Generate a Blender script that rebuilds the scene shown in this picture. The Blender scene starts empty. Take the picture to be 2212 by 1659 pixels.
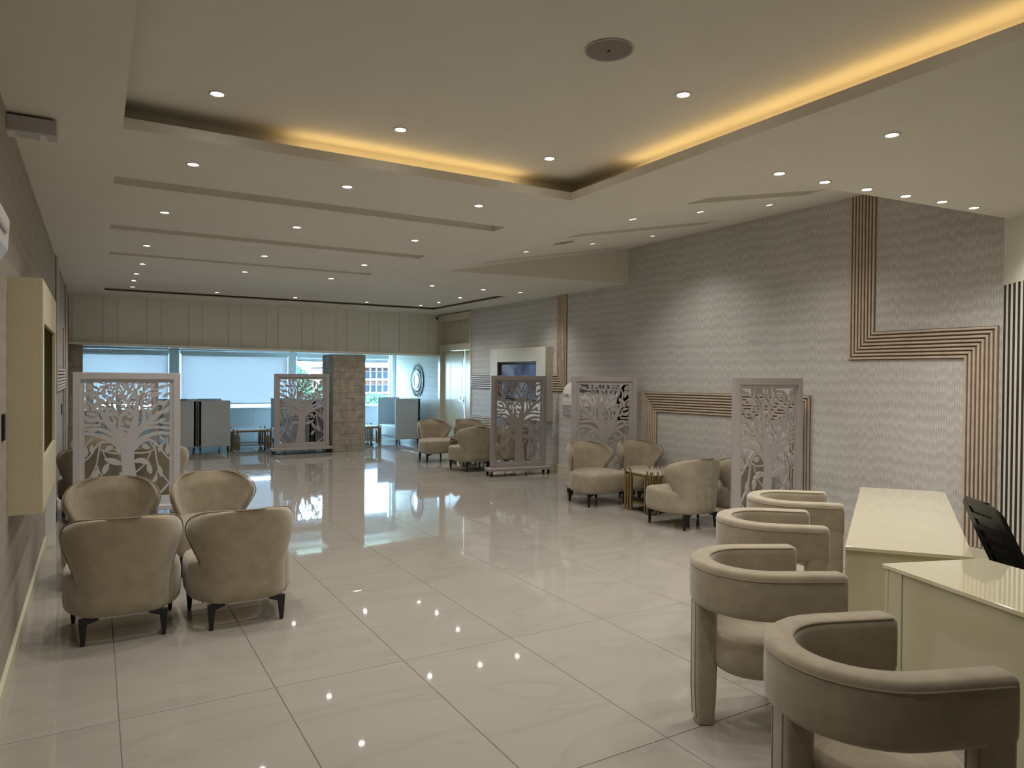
import bpy, bmesh, math, random
from mathutils import Vector, Matrix
random.seed(7)
S = bpy.context.scene
COL = S.collection
PI = math.pi
# ------------------------------------------------------------------ camera, sky, exposure
CAM_H = 1.725
cam_d = bpy.data.cameras.new('camera'); cam = bpy.data.objects.new('camera', cam_d); COL.objects.link(cam)
cam_d.sensor_fit = 'HORIZONTAL'; cam_d.sensor_width = 36.0; cam_d.lens = 36.0 * 1531.4 / 2212.0
cam_d.clip_start = 0.05; cam_d.clip_end = 1000
_y, _p, _r = math.radians(-30.494), math.radians(-0.692), math.radians(0.465)
_f = Vector((-math.sin(_y) * math.cos(_p), math.cos(_y) * math.cos(_p), math.sin(_p)))
_rt = Vector((math.cos(_y), math.sin(_y), 0)); _up = _rt.cross(_f)
_r2 = math.cos(_r) * _rt + math.sin(_r) * _up; _u2 = -math.sin(_r) * _rt + math.cos(_r) * _up
cam.matrix_world = Matrix(((_r2.x, _u2.x, -_f.x, 0), (_r2.y, _u2.y, -_f.y, 0), (_r2.z, _u2.z, -_f.z, CAM_H), (0, 0, 0, 1)))
S.camera = cam
S.view_settings.view_transform = 'Standard'; S.view_settings.look = 'None'
S.view_settings.gamma = 1.0; S.view_settings.use_curve_mapping = False
S.view_settings.exposure = 1.0
W = bpy.data.worlds.new('sky'); S.world = W; W.use_nodes = True
_bg = W.node_tree.nodes['Background']; _bg.inputs['Color'].default_value = (0.45, 0.74, 1.0, 1); _bg.inputs['Strength'].default_value = 15.0
SPOT_W = 21.5          # watts of one downlight
LED_E = 2.8            # emission of the cove strips

# ------------------------------------------------------------------ materials
MATS = {}
def nd(nt, t, **kw):
    n = nt.nodes.new(t)
    for k, v in kw.items(): setattr(n, k, v)
    return n
def mat(name, col, rough=.5, metal=0.0, spec=.5, noise=0.0, nscale=30.0, bump=0.0, bscale=200.0, sheen=0.0, coat=0.0, stretch=None, col2=None):
    m = bpy.data.materials.new(name); m.use_nodes = True; nt = m.node_tree
    b = nt.nodes['Principled BSDF']
    b.inputs['Base Color'].default_value = (*col, 1); b.inputs['Roughness'].default_value = rough
    b.inputs['Metallic'].default_value = metal; b.inputs['Specular IOR Level'].default_value = spec
    b.inputs['Sheen Weight'].default_value = sheen; b.inputs['Coat Weight'].default_value = coat
    b.inputs['Coat Roughness'].default_value = .05
    tc = nd(nt, 'ShaderNodeTexCoord')
    vec = tc.outputs['Object']
    if stretch:
        mp = nd(nt, 'ShaderNodeMapping'); mp.inputs['Scale'].default_value = stretch
        nt.links.new(vec, mp.inputs['Vector']); vec = mp.outputs['Vector']
    if noise > 0 or col2:
        n = nd(nt, 'ShaderNodeTexNoise'); n.inputs['Scale'].default_value = nscale; n.inputs['Detail'].default_value = 5
        nt.links.new(vec, n.inputs['Vector'])
        r = nd(nt, 'ShaderNodeMapRange'); r.inputs[1].default_value = .3; r.inputs[2].default_value = .7
        nt.links.new(n.outputs['Fac'], r.inputs[0])
        mx = nd(nt, 'ShaderNodeMix', data_type='RGBA')
        c2 = col2 if col2 else tuple(c * (1 + noise) for c in col)
        c1 = col if col2 else tuple(c * (1 - noise) for c in col)
        mx.inputs[6].default_value = (*c1, 1); mx.inputs[7].default_value = (*c2, 1)
        nt.links.new(r.outputs[0], mx.inputs[0]); nt.links.new(mx.outputs[2], b.inputs['Base Color'])
    if bump > 0:
        n2 = nd(nt, 'ShaderNodeTexNoise'); n2.inputs['Scale'].default_value = bscale; n2.inputs['Detail'].default_value = 3
        nt.links.new(vec, n2.inputs['Vector'])
        bp = nd(nt, 'ShaderNodeBump'); bp.inputs['Strength'].default_value = bump; bp.inputs['Distance'].default_value = .004
        nt.links.new(n2.outputs['Fac'], bp.inputs['Height']); nt.links.new(bp.outputs['Normal'], b.inputs['Normal'])
    MATS[name] = m; return m
def emit(name, col, e):
    m = bpy.data.materials.new(name); m.use_nodes = True; nt = m.node_tree; nt.nodes.clear()
    o = nd(nt, 'ShaderNodeOutputMaterial'); s = nd(nt, 'ShaderNodeEmission')
    s.inputs[0].default_value = (*col, 1); s.inputs[1].default_value = e; nt.links.new(s.outputs[0], o.inputs[0]); MATS[name] = m; return m

mat('ceiling_paint', (.74, .71, .64), .75, noise=.02, nscale=3, spec=.25)
mat('fascia_gloss', (.80, .785, .69), .12, spec=.5, coat=.3)
mat('cream_lacquer', (.60, .57, .45), .18, spec=.35)
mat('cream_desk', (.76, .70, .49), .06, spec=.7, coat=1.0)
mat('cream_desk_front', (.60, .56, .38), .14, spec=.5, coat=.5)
mat('cream_box', (.63, .575, .39), .45)
mat('cream_box_pale', (.64, .62, .53), .45)
mat('cream_base', (.66, .62, .48), .3)
mat('plain_wall', (.74, .69, .58), .8, noise=.02, nscale=4)
mat('white_frame', (.70, .76, .78), .4)
mat('white_board', (.82, .84, .82), .3)
mat('screen_paint_lit', (.66, .66, .68), .45, noise=.03, nscale=15, bump=.08, bscale=120)  # same screen paint, lightened: the front left screen's stronger light put into its colour
mat('screen_paint', (.43, .39, .38), .45, noise=.03, nscale=15, bump=.08, bscale=120)  # same paint for the other screens, their dimmer light put into the colour
mat('suede', (.36, .305, .22), .92, spec=.15, noise=.11, nscale=11, bump=.12, bscale=420, sheen=.5)
mat('suede_piping', (.27, .225, .16), .9, spec=.15, sheen=.3)
mat('grey_fabric', (.54, .56, .575), .95, spec=.1, noise=.05, nscale=60, bump=.2, bscale=500, sheen=.2)
mat('pillow_fabric', (.74, .76, .78), .9, spec=.1, noise=.03, nscale=20)
mat('black_metal', (.012, .012, .014), .4, spec=.5)
mat('black_plastic', (.010, .010, .010), .55, spec=.4)
mat('black_slat', (.014, .014, .013), .55, noise=.3, nscale=8, stretch=(6, 6, .4))
mat('gold', (.46, .36, .19), .24, metal=1.0, noise=.08, nscale=12)
mat('gold_dark', (.36, .26, .11), .35, metal=1.0)
mat('marble', (.62, .55, .48), .15, noise=.12, nscale=4, coat=.3)
mat('smoked_glass', (.035, .03, .03), .08)
mat('wood_slat', (.58, .475, .375), .5, noise=.10, nscale=10, stretch=(1, 1, 1), bump=.05)
mat('wood_backing', (.22, .16, .115), .7)
mat('stone', (.36, .315, .25), .9, noise=.22, nscale=9, bump=.9, bscale=28)
mat('stone_grout', (.27, .24, .195), .95)
mat('chrome', (.75, .76, .78), .12, metal=1.0)
mat('white_plastic', (.74, .73, .71), .35)
mat('grey_plastic', (.50, .48, .48), .5)
mat('grille_dark', (.07, .07, .068), .6)
mat('tv_black', (.006, .006, .007), .15)
mat('tv_lit_blue', (.03, .045, .09), .12, col2=(.05, .075, .13), nscale=2.0)
mat('speaker_cloth', (.26, .235, .205), .9, bump=.3, bscale=900)
mat('lamp_ring', (.62, .60, .56), .35)
mat('grout', (.20, .165, .13), .9)
mat('mirror', (.92, .93, .94), .02, metal=1.0)
mat('mirror_frame', (.16, .145, .125), .5, metal=.3, noise=.3, nscale=40)
mat('mirror_bead', (.42, .41, .39), .4, metal=.3)
mat('mesh_grey', (.07, .07, .06), .8)
mat('red_panel', (.115, .050, .042), .9)
mat('concrete_white', (.19, .19, .185), .9)
mat('far_glass', (.018, .026, .045), .5, spec=.2)
mat('leaf_green', (.042, .085, .038), .9, noise=.45, nscale=.9)
mat('bark', (.12, .09, .06), .9)
mat('ground', (.22, .24, .16), .95, noise=.3, nscale=.05)
mat('fascia_backing', (.38, .37, .30), .3)  # darker cream of the backing in the joints between fascia panels
emit('lamp_glow', (1.0, .97, .92), 22.0)
emit('led_warm', (1.0, .68, .28), LED_E)

def mat_screen_glow():
    m = mat('tv_picture', (.02, .03, .06), .1)
    nt = m.node_tree; b = nt.nodes['Principled BSDF']
    tc = nd(nt, 'ShaderNodeTexCoord'); n = nd(nt, 'ShaderNodeTexNoise'); n.inputs['Scale'].default_value = 2.6; n.inputs['Detail'].default_value = 1
    nt.links.new(tc.outputs['Object'], n.inputs['Vector'])
    cr = nd(nt, 'ShaderNodeValToRGB'); cr.color_ramp.elements[0].position = .35; cr.color_ramp.elements[0].color = (.012, .014, .018, 1)
    cr.color_ramp.elements[1].position = .5; cr.color_ramp.elements[1].color = (.028, .042, .075, 1)
    e = cr.color_ramp.elements.new(.66); e.color = (.075, .10, .135, 1)
    nt.links.new(n.outputs['Fac'], cr.inputs[0]); nt.links.new(cr.outputs[0], b.inputs['Emission Color']); b.inputs['Emission Strength'].default_value = .75
mat_screen_glow()

def mat_tile():
    m = mat('floor_tile', (.60, .545, .47), .035, spec=.55)
    nt = m.node_tree; b = nt.nodes['Principled BSDF']
    g = nd(nt, 'ShaderNodeNewGeometry'); oi = nd(nt, 'ShaderNodeObjectInfo')
    ad = nd(nt, 'ShaderNodeVectorMath', operation='ADD')
    sc = nd(nt, 'ShaderNodeMath', operation='MULTIPLY'); sc.inputs[1].default_value = 17.0
    nt.links.new(oi.outputs['Random'], sc.inputs[0]); nt.links.new(g.outputs['Position'], ad.inputs[0]); nt.links.new(sc.outputs[0], ad.inputs[1])
    mp = nd(nt, 'ShaderNodeMapping'); mp.inputs['Scale'].default_value = (.8, 2.6, 1); mp.inputs['Rotation'].default_value = (0, 0, .35)
    nt.links.new(ad.outputs[0], mp.inputs['Vector'])
    n = nd(nt, 'ShaderNodeTexNoise'); n.inputs['Scale'].default_value = .9; n.inputs['Detail'].default_value = 6; n.inputs['Distortion'].default_value = .8
    nt.links.new(mp.outputs[0], n.inputs['Vector'])
    cr = nd(nt, 'ShaderNodeValToRGB'); el = cr.color_ramp.elements
    el[0].position = .40; el[0].color = (.37, .342, .302, 1); el[1].position = .52; el[1].color = (.355, .328, .29, 1)
    e = el.new(.545); e.color = (.335, .31, .272, 1); e = el.new(.57); e.color = (.365, .337, .298, 1)
    nt.links.new(n.outputs['Fac'], cr.inputs[0]); nt.links.new(cr.outputs[0], b.inputs['Base Color'])
    n2 = nd(nt, 'ShaderNodeTexNoise'); n2.inputs['Scale'].default_value = 2.2; n2.inputs['Detail'].default_value = 1
    nt.links.new(ad.outputs[0], n2.inputs['Vector'])
    bp = nd(nt, 'ShaderNodeBump'); bp.inputs['Strength'].default_value = .10; bp.inputs['Distance'].default_value = .006
    nt.links.new(n2.outputs['Fac'], bp.inputs['Height']); nt.links.new(bp.outputs['Normal'], b.inputs['Normal'])
mat_tile()

def mat_wallpaper(name, dark, mid, light):
    """rows of overlapping feather strokes, in world y / z of the two side walls"""
    m = mat(name, mid, .7, spec=.25)
    nt = m.node_tree; b = nt.nodes['Principled BSDF']; L = nt.links.new
    g = nd(nt, 'ShaderNodeNewGeometry'); sp = nd(nt, 'ShaderNodeSeparateXYZ'); L(g.outputs['Position'], sp.inputs[0])
    def mth(op, a, b_=None, c_=None, clamp=False):
        n = nd(nt, 'ShaderNodeMath', operation=op); n.use_clamp = clamp
        for i, v in enumerate((a, b_, c_)):
            if v is None: continue
            if isinstance(v, (int, float)): n.inputs[i].default_value = v
            else: L(v, n.inputs[i])
        return n.outputs[0]
    u, v = sp.outputs['Y'], sp.outputs['Z']
    low = nd(nt, 'ShaderNodeTexNoise'); low.inputs['Scale'].default_value = 2.2; low.inputs['Detail'].default_value = 2; L(g.outputs['Position'], low.inputs['Vector'])
    uw = mth('ADD', mth('DIVIDE', u, .024), mth('MULTIPLY', low.outputs['Fac'], 2.0))
    wn = nd(nt, 'ShaderNodeTexWhiteNoise', noise_dimensions='1D'); L(mth('FLOOR', uw), wn.inputs['W'])
    vv = mth('ADD', mth('DIVIDE', v, .118), mth('ADD', mth('MULTIPLY', wn.outputs['Value'], .42), mth('MULTIPLY', low.outputs['Fac'], .8)))
    fr = mth('FRACT', vv)
    x = mth('MULTIPLY', mth('ABSOLUTE', mth('SUBTRACT', mth('FRACT', uw), .5)), 2.0)
    w = mth('POWER', mth('MULTIPLY', fr, 3.2, None, True), .6)
    out = mth('MULTIPLY', mth('SUBTRACT', x, mth('SUBTRACT', w, .25)), 2.6, None, True)           # outside the pointed tip
    tip = mth('POWER', mth('SUBTRACT', 1.0, fr), 2.0)
    st = nd(nt, 'ShaderNodeTexNoise'); st.inputs['Scale'].default_value = 1; st.inputs['Detail'].default_value = 4
    cb2 = nd(nt, 'ShaderNodeCombineXYZ'); L(mth('MULTIPLY', u, 120), cb2.inputs[0]); L(mth('MULTIPLY', v, 10), cb2.inputs[1]); L(cb2.outputs[0], st.inputs['Vector'])
    rw = nd(nt, 'ShaderNodeTexWhiteNoise', noise_dimensions='1D'); L(mth('FLOOR', mth('DIVIDE', v, .118)), rw.inputs['W'])
    h = mth('ADD', mth('SUBTRACT', mth('MULTIPLY', tip, .34), mth('MULTIPLY', out, .34)),
            mth('ADD', mth('MULTIPLY', st.outputs['Fac'], .55), mth('ADD', mth('MULTIPLY', low.outputs['Fac'], .22), mth('MULTIPLY', rw.outputs['Value'], .06))))
    cr = nd(nt, 'ShaderNodeValToRGB'); el = cr.color_ramp.elements
    el[0].position = .0; el[0].color = (*dark, 1); el[1].position = .82; el[1].color = (*light, 1)
    e = el.new(.36); e.color = (*mid, 1)
    L(h, cr.inputs[0]); L(cr.outputs[0], b.inputs['Base Color'])
    bp = nd(nt, 'ShaderNodeBump'); bp.inputs['Strength'].default_value = .20; bp.inputs['Distance'].default_value = .004
    L(h, bp.inputs['Height']); L(bp.outputs['Normal'], b.inputs['Normal'])
mat_wallpaper('wallpaper', (.25, .237, .22), (.50, .48, .45), (.72, .705, .68))
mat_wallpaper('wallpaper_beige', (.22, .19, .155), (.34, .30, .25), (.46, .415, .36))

def mat_thin(name, col, transp, rough=.02):
    m = bpy.data.materials.new(name); m.use_nodes = True; nt = m.node_tree; nt.nodes.clear()
    o = nd(nt, 'ShaderNodeOutputMaterial'); t = nd(nt, 'ShaderNodeBsdfTransparent'); g = nd(nt, 'ShaderNodeBsdfGlossy'); mx = nd(nt, 'ShaderNodeMixShader')
    t.inputs[0].default_value = (*col, 1); g.inputs['Roughness'].default_value = rough; mx.inputs[0].default_value = 1 - transp
    nt.links.new(t.outputs[0], mx.inputs[1]); nt.links.new(g.outputs[0], mx.inputs[2]); nt.links.new(mx.outputs[0], o.inputs[0]); MATS[name] = m
mat_thin('window_glass', (.95, .98, 1.0), .94)
def mat_blind():
    m = bpy.data.materials.new('blind_fabric'); m.use_nodes = True; nt = m.node_tree; nt.nodes.clear()
    o = nd(nt, 'ShaderNodeOutputMaterial'); t = nd(nt, 'ShaderNodeBsdfTranslucent'); d = nd(nt, 'ShaderNodeBsdfDiffuse'); mx = nd(nt, 'ShaderNodeMixShader')
    t.inputs[0].default_value = (.368, .352, .353, 1); d.inputs[0].default_value = (.6, .62, .64, 1); mx.inputs[0].default_value = .35
    nt.links.new(t.outputs[0], mx.inputs[1]); nt.links.new(d.outputs[0], mx.inputs[2]); nt.links.new(mx.outputs[0], o.inputs[0]); MATS['blind_fabric'] = m
mat_blind()

# ------------------------------------------------------------------ mesh helpers
class MB:
    def __init__(s): s.v = []; s.f = []
    def add(s, vs, fs):
        o = len(s.v); s.v += [tuple(v) for v in vs]; s.f += [tuple(i + o for i in f) for f in fs]; return s
    def box(s, x0, y0, z0, x1, y1, z1):
        vs = [(x0, y0, z0), (x1, y0, z0), (x1, y1, z0), (x0, y1, z0), (x0, y0, z1), (x1, y0, z1), (x1, y1, z1), (x0, y1, z1)]
        return s.add(vs, [(0, 3, 2, 1), (4, 5, 6, 7), (0, 1, 5, 4), (1, 2, 6, 5), (2, 3, 7, 6), (3, 0, 4, 7)])
    def prism(s, pts, fn, w0, w1):
        """closed 2D polygon pts (counter-clockwise) extruded; fn(u,v,w) -> xyz"""
        n = len(pts); vs = [fn(u, v, w0) for u, v in pts] + [fn(u, v, w1) for u, v in pts]
        fs = [tuple(range(n))[::-1], tuple(range(n, 2 * n))] + [(i, (i + 1) % n, n + (i + 1) % n, n + i) for i in range(n)]
        return s.add(vs, fs)
    def strip(s, A, B, fn, w0, w1):
        """ribbon between two polylines A, B (2D) extruded"""
        n = len(A); vs = []
        for w in (w0, w1):
            vs += [fn(u, v, w) for u, v in A] + [fn(u, v, w) for u, v in B]
        fs = []
        for i in range(n - 1):
            a, b_, c, d = i, i + 1, n + i + 1, n + i
            fs += [(a, b_, c, d), (2 * n + d, 2 * n + c, 2 * n + b_, 2 * n + a), (a, 2 * n + a, 2 * n + b_, b_), (d, c, 2 * n + c, 2 * n + d)]
        fs += [(0, n, 3 * n, 2 * n), (n - 1, 3 * n - 1, 4 * n - 1, 2 * n - 1)]
        return s.add(vs, fs)
    def loops(s, rings, cap0=True, cap1=True, closed=True):
        n = len(rings[0]); vs = [p for r in rings for p in r]; fs = []
        for k in range(len(rings) - 1):
            for i in range(n if closed else n - 1):
                j = (i + 1) % n; fs.append((k * n + i, k * n + j, (k + 1) * n + j, (k + 1) * n + i))
        if cap0: fs.append(tuple(range(n))[::-1])
        if cap1: fs.append(tuple((len(rings) - 1) * n + i for i in range(n)))
        return s.add(vs, fs)
    def cyl(s, p0, p1, r0, r1=None, n=12):
        return s.tube([p0, p1], [r0, r0 if r1 is None else r1], n)
    def tube(s, path, r, n=8, closed=False):
        P = [Vector(p) for p in path]; m = len(P); R = r if isinstance(r, (list, tuple)) else [r] * m
        rings = []; up = None
        for i in range(m):
            if closed: t = P[(i + 1) % m] - P[i - 1]
            else: t = P[min(i + 1, m - 1)] - P[max(i - 1, 0)]
            t.normalize()
            if up is None: up = Vector((0, 0, 1)) if abs(t.z) < .9 else Vector((1, 0, 0))
            a = t.cross(up)
            if a.length < 1e-6: a = t.orthogonal()
            a.normalize(); b_ = a.cross(t).normalized(); up = b_
            rings.append([P[i] + (a * math.cos(q) + b_ * math.sin(q)) * R[i] for q in [2 * PI * k / n for k in range(n)]])
        if closed: rings.append(rings[0]); return s.loops(rings, False, False)
        return s.loops(rings)
    def lathe(s, prof, n=32, fn=None, cap0=False, cap1=False):
        rings = [[(r * math.cos(2 * PI * k / n), r * math.sin(2 * PI * k / n), z) for k in range(n)] for r, z in prof]
        if fn: rings = [[fn(*p) for p in r] for r in rings]
        return s.loops(rings, cap0, cap1)
    def mesh(s, name, smooth=False, bevel=0.0, seg=2, angle=40):
        me = bpy.data.meshes.new(name); me.from_pydata(s.v, [], s.f)
        bm = bmesh.new(); bm.from_mesh(me)
        bmesh.ops.recalc_face_normals(bm, faces=bm.faces)
        if bevel > 0:
            ed = [e for e in bm.edges if len(e.link_faces) == 2 and e.calc_face_angle(0) > math.radians(30)]
            bmesh.ops.bevel(bm, geom=ed, offset=bevel, segments=seg, profile=.5, affect='EDGES', clamp_overlap=True)
        bm.to_mesh(me); bm.free()
        if smooth:
            me.polygons.foreach_set('use_smooth', [True] * len(me.polygons))
            try: me.set_sharp_from_angle(angle=math.radians(angle))
            except Exception: pass
        return me
    def build(s, name, m, parent=None, smooth=False, bevel=0.0, seg=2, angle=40):
        return link(name, s.mesh(name, smooth, bevel, seg, angle), m, parent)
def link(name, me, m=None, parent=None):
    o = bpy.data.objects.new(name, me); COL.objects.link(o)
    if m and not me.materials: me.materials.append(MATS[m])
    if parent: o.parent = parent
    return o
def tag(o, label=None, cat=None, group=None, kind=None):
    if label: o['label'] = label
    if cat: o['category'] = cat
    if group: o['group'] = group
    if kind: o['kind'] = kind
    return o
def root(name, loc=(0, 0, 0), rz=0.0, label=None, cat=None, group=None, kind=None):
    o = bpy.data.objects.new(name, None); COL.objects.link(o); o.location = loc; o.rotation_euler = (0, 0, rz); o.empty_display_size = .1
    return tag(o, label, cat, group, kind)
def struct(o, label=None): return tag(o, label, None, None, 'structure')
def copy_tree(o, parent=None):
    c = o.copy(); COL.objects.link(c); c.parent = parent
    for ch in list(o.children): copy_tree(ch, c)
    return c
def subdivided(o, levels=1):
    """bake a subdivision surface into the mesh so that copies can share it"""
    md = o.modifiers.new('s', 'SUBSURF'); md.levels = levels; md.render_levels = levels
    dg = bpy.context.evaluated_depsgraph_get(); me = bpy.data.meshes.new_from_object(o.evaluated_get(dg))
    o.modifiers.clear(); o.data = me; me.polygons.foreach_set('use_smooth', [True] * len(me.polygons)); return o
XYZ = lambda u, v, w: (u, v, w)
def catmull(pts, k=6):
    out = []; n = len(pts)
    for i in range(n - 1):
        p0, p1, p2, p3 = pts[max(i - 1, 0)], pts[i], pts[i + 1], pts[min(i + 2, n - 1)]
        for j in range(k):
            t = j / k
            out.append(tuple(.5 * (2 * b + (c - a) * t + (2 * a - 5 * b + 4 * c - d) * t * t + (3 * b - a - 3 * c + d) * t ** 3) for a, b, c, d in zip(p0, p1, p2, p3)))
    out.append(tuple(pts[-1])); return out

# ================================================================== THE SETTING
XL, XR = -.42, 7.14          # side walls
YF, YW, YB = 15.62, 18.62, -3.0   # fascia, window wall, wall behind the camera
ZC, ZTOP = 3.16, 4.05

# ---- floor: grout bed and single tiles
fl = struct(MB().box(XL - .2, YB - .2, -.06, 7.6, YW + .2, -.003).build('floor', 'grout'), 'glossy cream porcelain tiled floor')
TX, TY, TX0, TY0 = .7513, 1.4733, .1056, 2.5177
g = .0021
def diag_x(y): return 7.14 - (3.31 - y) * .66 / .75 if y < 3.31 else 7.2
for i in range(-2, 11):
    for j in range(-4, 12):
        x0, x1 = TX0 + i * TX + g, TX0 + (i + 1) * TX - g; y0, y1 = TY0 + j * TY + g, TY0 + (j + 1) * TY - g
        x0, x1 = max(x0, XL - .03), min(x1, 7.24); y0, y1 = max(y0, YB), min(y1, YW)
        if x1 - x0 < .02 or y1 - y0 < .02 or x0 > diag_x(y1) + .1: continue
        if y1 < .5 and abs(x0) > 4: continue
        MB().box(-(x1 - x0) / 2, -(y1 - y0) / 2, -.012, (x1 - x0) / 2, (y1 - y0) / 2, 0).build('floor_tile', 'floor_tile', fl, bevel=.0012, seg=1).location = ((x0 + x1) / 2, (y0 + y1) / 2, 0)

# ---- ceiling
CX0, CX1, CY0, CY1 = .142, 3.36, -.9, 4.775       # lit cove
FX0, FX1, FY0, FY1 = .146, 6.53, 11.2, 14.56      # far shallow recess
HX = 4.2                                          # hinge of the raised part
holes = [(CX0, CX1, CY0, CY1), (FX0, FX1, FY0, FY1)]
slots = [(.125, 3.43, 5.97, 6.21), (.13, 3.445, 7.93, 8.16), (.155, 3.42, 9.74, 9.92)]
cb = MB()
def sheet(xs, ys, hl, zf):
    for a, b_ in zip(xs[:-1], xs[1:]):
        for c, d in zip(ys[:-1], ys[1:]):
            mx, my = (a + b_) / 2, (c + d) / 2
            if any(h[0] < mx < h[1] and h[2] < my < h[3] for h in hl): continue
            cb.add([zf(a, c), zf(a, d), zf(b_, d), zf(b_, c)], [(0, 1, 2, 3)])
flat = lambda x, y: (x, y, ZC)
hl = holes + slots
xs = sorted({XL, HX, *[h[0] for h in hl], *[min(h[1], HX) for h in hl]}); ys = sorted({YB, YF, *[h[2] for h in hl], *[h[3] for h in hl]})
sheet(xs, ys, hl, flat)
sheet([HX, FX1, 7.2], [FY0, FY1, YF], holes, flat)
near = lambda x: 3.49 - .0952 * (x - HX); far = lambda x: 8.89 - .105 * (x - HX)
cb.add([flat(HX, YB), flat(7.2, YB), flat(7.2, near(7.2)), flat(HX, near(HX))], [(0, 1, 2, 3)])
cb.add([flat(HX, far(HX)), flat(7.2, far(7.2)), flat(7.2, FY0), flat(HX, FY0)], [(0, 1, 2, 3)])
def well(x0, x1, y0, y1, z0, z1, cap=True, zf=None):
    q = [(x0, y0), (x1, y0), (x1, y1), (x0, y1)]
    zf = zf or (lambda x, y: 0)
    vs = [(x, y, z0 + zf(x, y)) for x, y in q] + [(x, y, z1 + zf(x, y)) for x, y in q]
    cb.add(vs, [(i, (i + 1) % 4, 4 + (i + 1) % 4, 4 + i) for i in range(4)] + ([(4, 5, 6, 7)] if cap else []))
def ledge(x0, x1, y0, y1, w, z):
    X0, X1, Y0, Y1 = x0 - w, x1 + w, y0 - w, y1 + w
    for a, b_, c, d in ((X0, X1, y1, Y1), (X0, X1, Y0, y0), (X0, x0, y0, y1), (x1, X1, y0, y1)):
        cb.add([(a, c, z), (b_, c, z), (b_, d, z), (a, d, z)], [(0, 1, 2, 3)])
ZR, ZLIP = 3.34, 3.226
well(CX0, CX1, CY0, CY1, ZC, ZLIP, False); ledge(CX0, CX1, CY0, CY1, .20, ZLIP)
well(CX0 - .2, CX1 + .2, CY0 - .2, CY1 + .2, ZLIP, ZR)
well(FX0, FX1, FY0, FY1, ZC, 3.185, False); ledge(FX0, FX1, FY0, FY1, .16, 3.185)
well(FX0 - .16, FX1 + .16, FY0 - .16, FY1 + .16, 3.185, 3.222)
for s_ in slots: well(*s_, ZC, ZC + .11)
KS = .1845
slope = lambda x, y: (x, y, ZC + (x - HX) * KS)
sslots = [(4.28, 5.80, 4.16, 4.41), (4.24, 6.25, 5.87, 6.14), (4.38, 6.62, 8.02, 8.25)]
xs = sorted({HX, 7.2, *[h[0] for h in sslots], *[h[1] for h in sslots]})
for a, b_ in zip(xs[:-1], xs[1:]):
    ys = [None, *sorted({q for h in sslots for q in h[2:]}), None]
    for c, d in zip(ys[:-1], ys[1:]):
        my = ((c if c else 3.4) + (d if d else 8.7)) / 2
        if c and d and any(h[0] < (a + b_) / 2 < h[1] and h[2] < my < h[3] for h in sslots): continue
        ca, cb_ = (c, c) if c else (near(a), near(b_)); da, db = (d, d) if d else (far(a), far(b_))
        cb.add([slope(a, ca), slope(b_, cb_), slope(b_, db), slope(a, da)], [(0, 1, 2, 3)])
for s_ in sslots: well(*s_, ZC, ZC + .10, True, lambda x, y: (x - HX) * KS)
zr = ZC + (7.2 - HX) * KS
cb.add([flat(HX, far(HX)), flat(7.2, far(7.2)), (7.2, far(7.2), zr)], [(0, 1, 2)])
cb.add([flat(HX, near(HX)), flat(7.2, near(7.2)), (7.2, near(7.2), zr)], [(0, 1, 2)])
cb.add([(XL, YF, 2.62), (7.3, YF, 2.62), (7.3, YW, 2.62), (XL, YW, 2.62)], [(0, 1, 2, 3)])
cb.box(XL - .3, YB - .3, ZTOP, 7.7, YW + .3, ZTOP + .1)
struct(cb.build('ceiling', 'ceiling_paint'), 'cream ceiling with lit cove, slots and a raised part')

# ---- walls
wl = struct(MB().box(XL - .2, YB - .2, 0, XL, YW + .2, ZTOP).build('wall_left', 'wallpaper_beige'), 'grey petal wallpaper on the left wall')
wr = struct(MB().box(XR, 3.2, 0, XR + .25, 13.9, ZTOP).build('wall_right', 'wallpaper'), 'grey petal wallpaper on the right wall')
struct(MB().box(7.2, 15.6, 0, 7.45, YW + .2, ZTOP).build('wall_alcove', 'wallpaper'), 'pale wallpaper beside the windows')
struct(MB().box(7.2, 13.85, 2.99, 7.45, 15.65, ZTOP).build('wall_door_head', 'cream_lacquer'))
struct(MB().box(XL - .2, YB - .2, 0, 7.5, YB, ZTOP).build('wall_front', 'plain_wall'), 'plain wall behind')
DD = Vector((-.66, -.75, 0)).normalized(); DN = Vector((-DD.y, DD.x, 0))     # diagonal wall, DN points away from the room
if DN.x < 0: DN = -DN
P0 = Vector((7.14, 3.31, 0))
def dq(t, n, z): p = P0 + DD * t + DN * n; return (p.x, p.y, z)
wd = MB(); vs = [dq(-.05, 0, 0), dq(4.4, 0, 0), dq(4.4, .2, 0), dq(-.05, .2, 0)]
wd.add(vs + [(x, y, ZTOP) for x, y, z in vs], [(0, 3, 2, 1), (4, 5, 6, 7), (0, 1, 5, 4), (1, 2, 6, 5), (2, 3, 7, 6), (3, 0, 4, 7)])
wdo = struct(wd.build('wall_diagonal', 'plain_wall'), 'plain cream wall behind the black slats')
ex, ey, _ = dq(4.4, 0, 0)
struct(MB().box(ex - .02, YB - .1, 0, ex + .2, ey + .05, ZTOP).build('wall_near', 'plain_wall'))
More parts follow.
